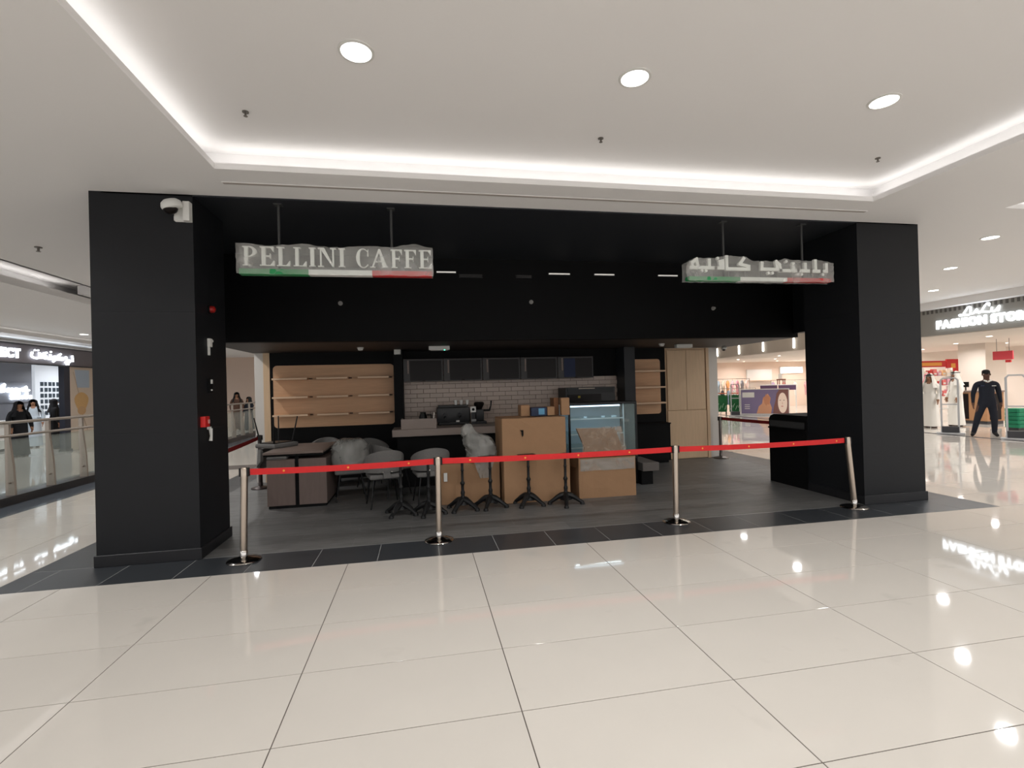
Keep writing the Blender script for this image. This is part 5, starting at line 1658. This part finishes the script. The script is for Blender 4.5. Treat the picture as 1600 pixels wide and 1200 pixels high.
# green nested shopping trolleys
def make_trolley():
    t = thing('shopping_trolley', 'x', 'trolley', local=True)
    mg = mat('trolley_green', (16, 96, 48), .45)
    pan = B()
    # basket walls of bars
    def bar(b, p, q, r=0.012): tube(b, [p, q], r, 5)
    b = B()
    for k in range(7):
        u = -0.30 + 0.1 * k
        bar(b, (u, -0.45, 0.45), (u, -0.55, 0.95)); bar(b, (u, 0.35, 0.50), (u, 0.45, 0.95))
        bar(b, (u, -0.45, 0.45), (u, 0.35, 0.50))
    for s in (-1, 1):
        for k in range(8):
            v = -0.5 + 0.13 * k
            bar(b, (s * 0.30, v * 0.85, 0.46), (s * 0.30, v, 0.95))
        bar(b, (s * 0.30, -0.55, 0.95), (s * 0.30, 0.45, 0.95), 0.016)
        bar(b, (s * 0.30, -0.5, 0.7), (s * 0.30, 0.4, 0.7))
    bar(b, (-0.3, -0.55, 0.95), (0.3, -0.55, 0.95), 0.016)
    obj('basket', b, mg, t)
    obj('front_panel', bx(-0.30, 0.30, -0.575, -0.56, 0.14, 0.93), mg, t)
    for k in range(5):
        b = B(); tube(b, [(-0.27 + 0.12 * k, -0.58, 0.25 + 0.1 * (k % 2)), (-0.17 + 0.11 * k, -0.58, 0.45 + 0.1 * (k % 2))], 0.010, 5); obj('pale_stripe', b, mat('pale_green', (190, 214, 190), .5), t)
    b = B(); tube(b, [(-0.3, 0.5, 1.02), (0.3, 0.5, 1.02)], 0.022, 8); obj('handle', b, mat('trolley_orange', (226, 110, 60), .5), t)
    b = B()
    for s in (-1, 1):
        tube(b, [(s * 0.3, 0.5, 1.02), (s * 0.28, 0.35, 0.5), (s * 0.27, 0.45, 0.14)], 0.016, 6); tube(b, [(s * 0.27, 0.45, 0.14), (s * 0.22, -0.45, 0.14)], 0.016, 6)
    obj('chassis', b, m_chrome, t)
    for s in (-1, 1):
        for y in (-0.42, 0.42):
            b = B(); tube(b, [(s * 0.25 - 0.015, y, 0.065), (s * 0.25 + 0.015, y, 0.065)], 0.065, 12); obj('wheel', b, m_dkgrey, t)
    return t
tr0 = make_trolley()
for k in range(3):
    t = tr0 if k == 0 else copy_tree(tr0)
    t.location = (14.75 + 0.58 * k, 22.35 - 0.42 * k, 0); t.rotation_euler = (0, 0, math.radians(-36))
    props(t, ('first', 'second', 'third')[k] + ' green shopping trolley of the row, counted from the white wall end', 'trolley', 'green shopping trolleys')

# poster stand with a printed portrait
ps = thing('poster_stand', 'low poster stand with purple print and a portrait beside orange curls', 'poster stand', (15.72, 20.4, 0), local=True)
PWI, PHI = 2.05, 1.2
obj('board', bx(-PWI / 2, PWI / 2, 0, 0.06, 0.04, 0.04 + PHI), m_white, ps)
obj('print', bx(-PWI / 2 + 0.04, PWI / 2 - 0.04, -0.006, 0, 0.08, PHI), mat('print_purple', (128, 116, 150), .5), ps)
def blob(nm, pts, y, m, par=ps):
    b = B(); prism(b, pts, (0, y, 0), (1, 0, 0), (0, 0, 1), 0.003); return obj(nm, b, m, par)
def ell(cx, cz, rx, rz, n=20, wob=0.0):
    return [(cx + rx * (1 + wob * math.sin(5 * a)) * math.cos(a), cz + rz * (1 + wob * math.cos(7 * a)) * math.sin(a)) for a in [2 * PI * k / n for k in range(n)]]
blob('print_hair', [(0.34, 0.085), (0.985, 0.085), (0.985, 1.195), (0.62, 1.195), (0.50, 1.0), (0.46, 0.7), (0.38, 0.4)], -0.007, mat('print_brown', (132, 90, 84), .5))
blob('print_curls', [(-0.34, 0.085), (0.26, 0.085), (0.30, 0.35), (0.22, 0.6), (0.26, 0.8), (0.14, 1.02), (0.06, 0.86), (-0.06, 0.8), (-0.10, 0.55), (-0.24, 0.42)], -0.0075, mat('print_orange', (214, 158, 124), .5))
blob('print_curls', ell(0.10, 0.72, 0.14, 0.24, 26, .16), -0.008, mat('print_orange2', (200, 138, 104), .5))
blob('print_face', ell(0.74, 0.58, 0.19, 0.47), -0.009, mat('print_skin', (250, 228, 212), .5))
for s in (-1, 1):
    blob('print_eye', ell(0.72 + s * 0.075, 0.70, 0.035, 0.014), -0.011, mat('print_brown', (0, 0, 0)))
blob('print_lips', ell(0.72, 0.42, 0.05, 0.018), -0.011, mat('print_lip', (206, 110, 100), .5))
blob('print_nose', ell(0.735, 0.56, 0.012, 0.06), -0.011, mat('print_shade', (226, 184, 160), .5))
blob('print_panel', [(-0.93, 0.84), (-0.42, 0.84), (-0.42, 1.08), (-0.93, 1.08)], -0.008, m_white)
for k in range(3):
    blob('print_line', [(-0.84, 0.30 + k * .09), (-0.62, 0.30 + k * .09), (-0.62, 0.33 + k * .09), (-0.84, 0.33 + k * .09)], -0.008, m_white)
obj('foot', bx(-PWI / 2 - 0.1, PWI / 2 + 0.1, -0.15, 0.2, 0, 0.04), m_eas, ps)
ps.rotation_euler = (0, 0, math.radians(-62 + 22))
dt = thing('display_table', 'purple fronted display table beyond the poster stand', 'table', (18.0, 22.3, 0), local=True)
obj('table_top', bx(-0.85, 0.85, -0.3, 0.3, 1.36, 1.40), m_white, dt)
obj('front_panel', bx(-0.80, -0.02, -0.3, -0.28, 1.12, 1.36), mat('deep_purple', (92, 66, 96), .5), dt)
obj('front_panel', bx(0.02, 0.80, -0.3, -0.28, 1.12, 1.36), MATS['deep_purple'], dt)
for s in (-1, 1):
    for q in (-0.26, 0.26):
        obj('leg', bx(s * 0.78 - 0.02, s * 0.78 + 0.02, q - 0.02, q + 0.02, 0, 1.36), m_white, dt)
dt.rotation_euler = (0, 0, math.radians(-42))
tw = thing('toy_stool', 'small brown stool standing on the purple display table', 'stool', (18.1, 22.2, 1.4))
obj('seat', bx(17.9, 18.3, 22.1, 22.3, 1.62, 1.68, bev=.01), mat('stool_brown', (130, 84, 62), .6), tw)
for x in (17.94, 18.26):
    for y in (22.13, 22.27):
        obj('leg', bx(x - .015, x + .015, y - .015, y + .015, 1.4, 1.62), MATS['stool_brown'], tw)
obj('back_card', bx(18.0, 18.2, 22.24, 22.26, 1.68, 1.95), m_white, tw)
t = thing('light_box', 'bright white light box high on the end wall of the store', 'light', (22.6, 26.9, 2.1))
obj('frame', bx(21.9, 23.5, 26.92, 27.0, 2.02, 2.42), m_white, t)
obj('lit_panel', bx(21.95, 23.45, 26.90, 26.92, 2.06, 2.38), m_glow, t)
t = thing('wall_display', 'white panelled display shelf on the end wall of the store', 'display', (20.5, 26.7, 0))
obj('back_board', bx(19.6, 21.3, 26.9, 27.0, 0, 2.3), m_white, t)
for z in (0.6, 1.1, 1.6):
    obj('shelf_board', bx(19.6, 21.3, 26.6, 26.9, z, z + 0.03), m_wood, t)

# ================================================================== SHOP ACROSS THE RAILING
fb = thing('shop_fascia', 'grey shop fascia across the railing with lit ICONNECT and Arabic lettering', 'sign', (-11.0, 17, 2.68))
obj('fascia_board', bx(-11.15, -11.0, 8, 27, 2.68, 3.22), mat('shop_fascia_grey', (118, 112, 116), .5), fb)
obj('edge_trim', bx(-11.16, -10.985, 8, 27, 3.20, 3.235), m_dkgrey, fb)
obj('edge_trim', bx(-11.16, -10.985, 8, 27, 2.665, 2.70), m_dkgrey, fb)
text_line(fb, 'ICONNECT', (-10.98, 14.20, 2.815), (0, 1, 0), (0, 0, 1), 1.76, 0.265, m_neon)
def econ(u, v):   # zoom coordinates of the lettering, in fifths of a pixel
    px_ = u / 5.0
    return Vector((-10.96, 16.323 + (px_ - 46) / 67.0 * (18.075 - 16.323), 2.83 + (290 + (u - 230) * 0.06 - v) * 0.0036))
script([[(238, 238), (234, 272), (262, 286), (290, 278), (288, 240)], [(288, 280), (330, 282)], [(345, 240), (312, 252), (342, 272), (330, 290)], [(345, 288), (390, 292)], [(372, 250), (374, 290)],
        [(392, 280), (408, 268), (414, 290), (392, 314)], [(414, 292), (470, 296), (466, 280), (432, 268), (456, 246)], [(482, 282), (500, 272), (506, 296), (528, 300), (524, 318), (492, 318)], [(552, 256), (556, 312)]], fb, econ, 0.030)
for u, v in ((252, 224), (276, 224), (372, 232), (496, 334), (514, 334)):
    c = econ(u, v); b = B(); tube(b, [c, c + Vector((0.03, 0, 0))], 0.026, 10); obj('letter_dot', b, m_neon, fb)
t = thing('shop_post', 'dark post beside the shop opening across the railing', 'post', (-11.1, 17.82, 0))
obj('shaft', bx(-11.15, -11.0, 17.68, 17.94, 0.06, 2.665), mat('post_navy', (44, 48, 62), .4), t)
obj('foot_plate', bx(-11.18, -10.97, 17.66, 17.96, 0, 0.06), m_dkgrey, t)
t = thing('poster_pillar', 'pale pillar poster with an orange fruit picture across the railing', 'poster', (-11.1, 18.8, 0))
obj('panel', bx(-11.15, -11.02, 17.96, 20.6, 0, 2.665), mat('poster_cream', (214, 196, 178), .5), t)
def lb_(nm, pts, m, d=0.004):
    b = B(); prism(b, pts, (-11.02, 0, 0), (0, 1, 0), (0, 0, 1), d); return obj(nm, b, m, t)
lb_('print_sheet', [(18.3, 2.0), (18.9, 2.0), (18.9, 2.58), (18.2, 2.58)], mat('print_sky', (176, 190, 205), .5))
lb_('print_fruit', [(18.5 + .33 * math.cos(a) * (1 + .1 * math.sin(3 * a)), 1.55 + .30 * math.sin(a)) for a in [2 * PI * k / 18 for k in range(18)]], mat('print_amber', (214, 172, 116), .5), .006)
lb_('print_fruit', [(18.5 + .2 * math.cos(a), 1.25 + .14 * math.sin(a)) for a in [2 * PI * k / 14 for k in range(14)]], mat('print_amber2', (204, 164, 120), .5), .007)
lb_('print_stem', [(18.52, 1.12), (18.56, 1.12), (18.78, 0.6), (18.74, 0.6)], mat('print_stem', (186, 162, 140), .5))
lb_('print_stem', [(18.12, 2.5), (18.14, 2.51), (18.40, 1.78), (18.38, 1.77)], mat('print_stem', (0, 0, 0)))
t = thing('shop_counter', 'white shop counter across the railing, under the neon script', 'counter', (-13.5, 17.3, 0))
obj('body', bx(-13.9, -13.3, 14, 19.2, 0.08, 0.94), m_white, t)
obj('top', bx(-13.95, -13.25, 13.95, 19.25, 0.94, 0.98), m_white, t)
obj('plinth', bx(-13.85, -13.35, 14.05, 19.15, 0, 0.08), m_dkgrey, t)
t = thing('case_display', 'lit white board hung with rows of dark phone cases', 'display', (-14.0, 21.9, 0.9))
obj('lit_board', bx(-14.1, -14.0, 21.0, 22.75, 0.9, 2.95), mat('lit_board', (240, 244, 248), .5, emit=(226, 238, 255), estr=0.25), t)
b = B()
for r_ in range(6):
    for k in range(7):
        z = 1.05 + r_ * 0.22; y = 21.25 + k * 0.205
        box(b, -14.0, -13.98, y, y + 0.11 + 0.03 * ((k + r_) % 2), z, z + 0.15)
o = obj('phone_case', b, mat('case_grey', (74, 86, 96), .4), t); o['kind'] = 'stuff'
obj('stand', bx(-14.1, -13.95, 21.0, 22.75, 0, 0.9), m_white, t)
t = thing('neon_script', 'white neon script in two lines on the grey shop wall', 'sign', (-15.95, 23, 1.7))
obj('backing_board', bx(-15.985, -15.96, 21.9, 24.3, 1.55, 2.35), mat('shop_grey_wall', (0, 0, 0)), t)
def neon(u, v):
    return Vector((-15.91, 22.0 + u * 0.0087, 2.28 - v * 0.0052 ))
script([[(5, 40), (30, 10), (38, 4), (30, 40), (20, 58), (45, 50), (60, 34), (52, 54), (66, 52), (78, 34), (76, 56), (92, 40), (104, 34), (98, 56), (112, 36), (118, 78), (104, 80), (126, 44), (140, 36), (144, 54), (160, 20), (162, 52), (178, 46)],
        [(70, 92), (92, 62), (84, 106), (74, 112), (100, 108), (116, 96), (106, 110), (124, 108), (136, 94), (136, 110), (150, 96), (166, 70), (158, 110), (176, 98), (190, 94), (184, 110), (206, 104), (240, 108)]], t, neon, 0.042)
t = thing('shop_spotlight', 'small spotlight washing the grey wall above the neon script', 'light', (-14.8, 24.0, 3.3))
b = B(); tube(b, [(-14.8, 24, 3.36), (-14.8, 24, 3.25)], 0.02, 8); obj('stem', b, m_dkgrey, t)
b = B(); tube(b, [(-14.78, 24, 3.27), (-14.86, 24, 3.15)], 0.05, 12); obj('can', b, m_dkgrey, t)
for k, (x, y) in enumerate(((-13.2, 11.5), (-13.2, 15), (-12.6, 18.5), (-12.6, 22), (-14.8, 24.5))):
    downlight((x, y, 3.30), '%s white ceiling downlight along the phone shop' % ORD[k], 'phone shop downlights', power=STORE_W * 0.55, color=(0.92, 0.96, 1.0), scale=0.8)
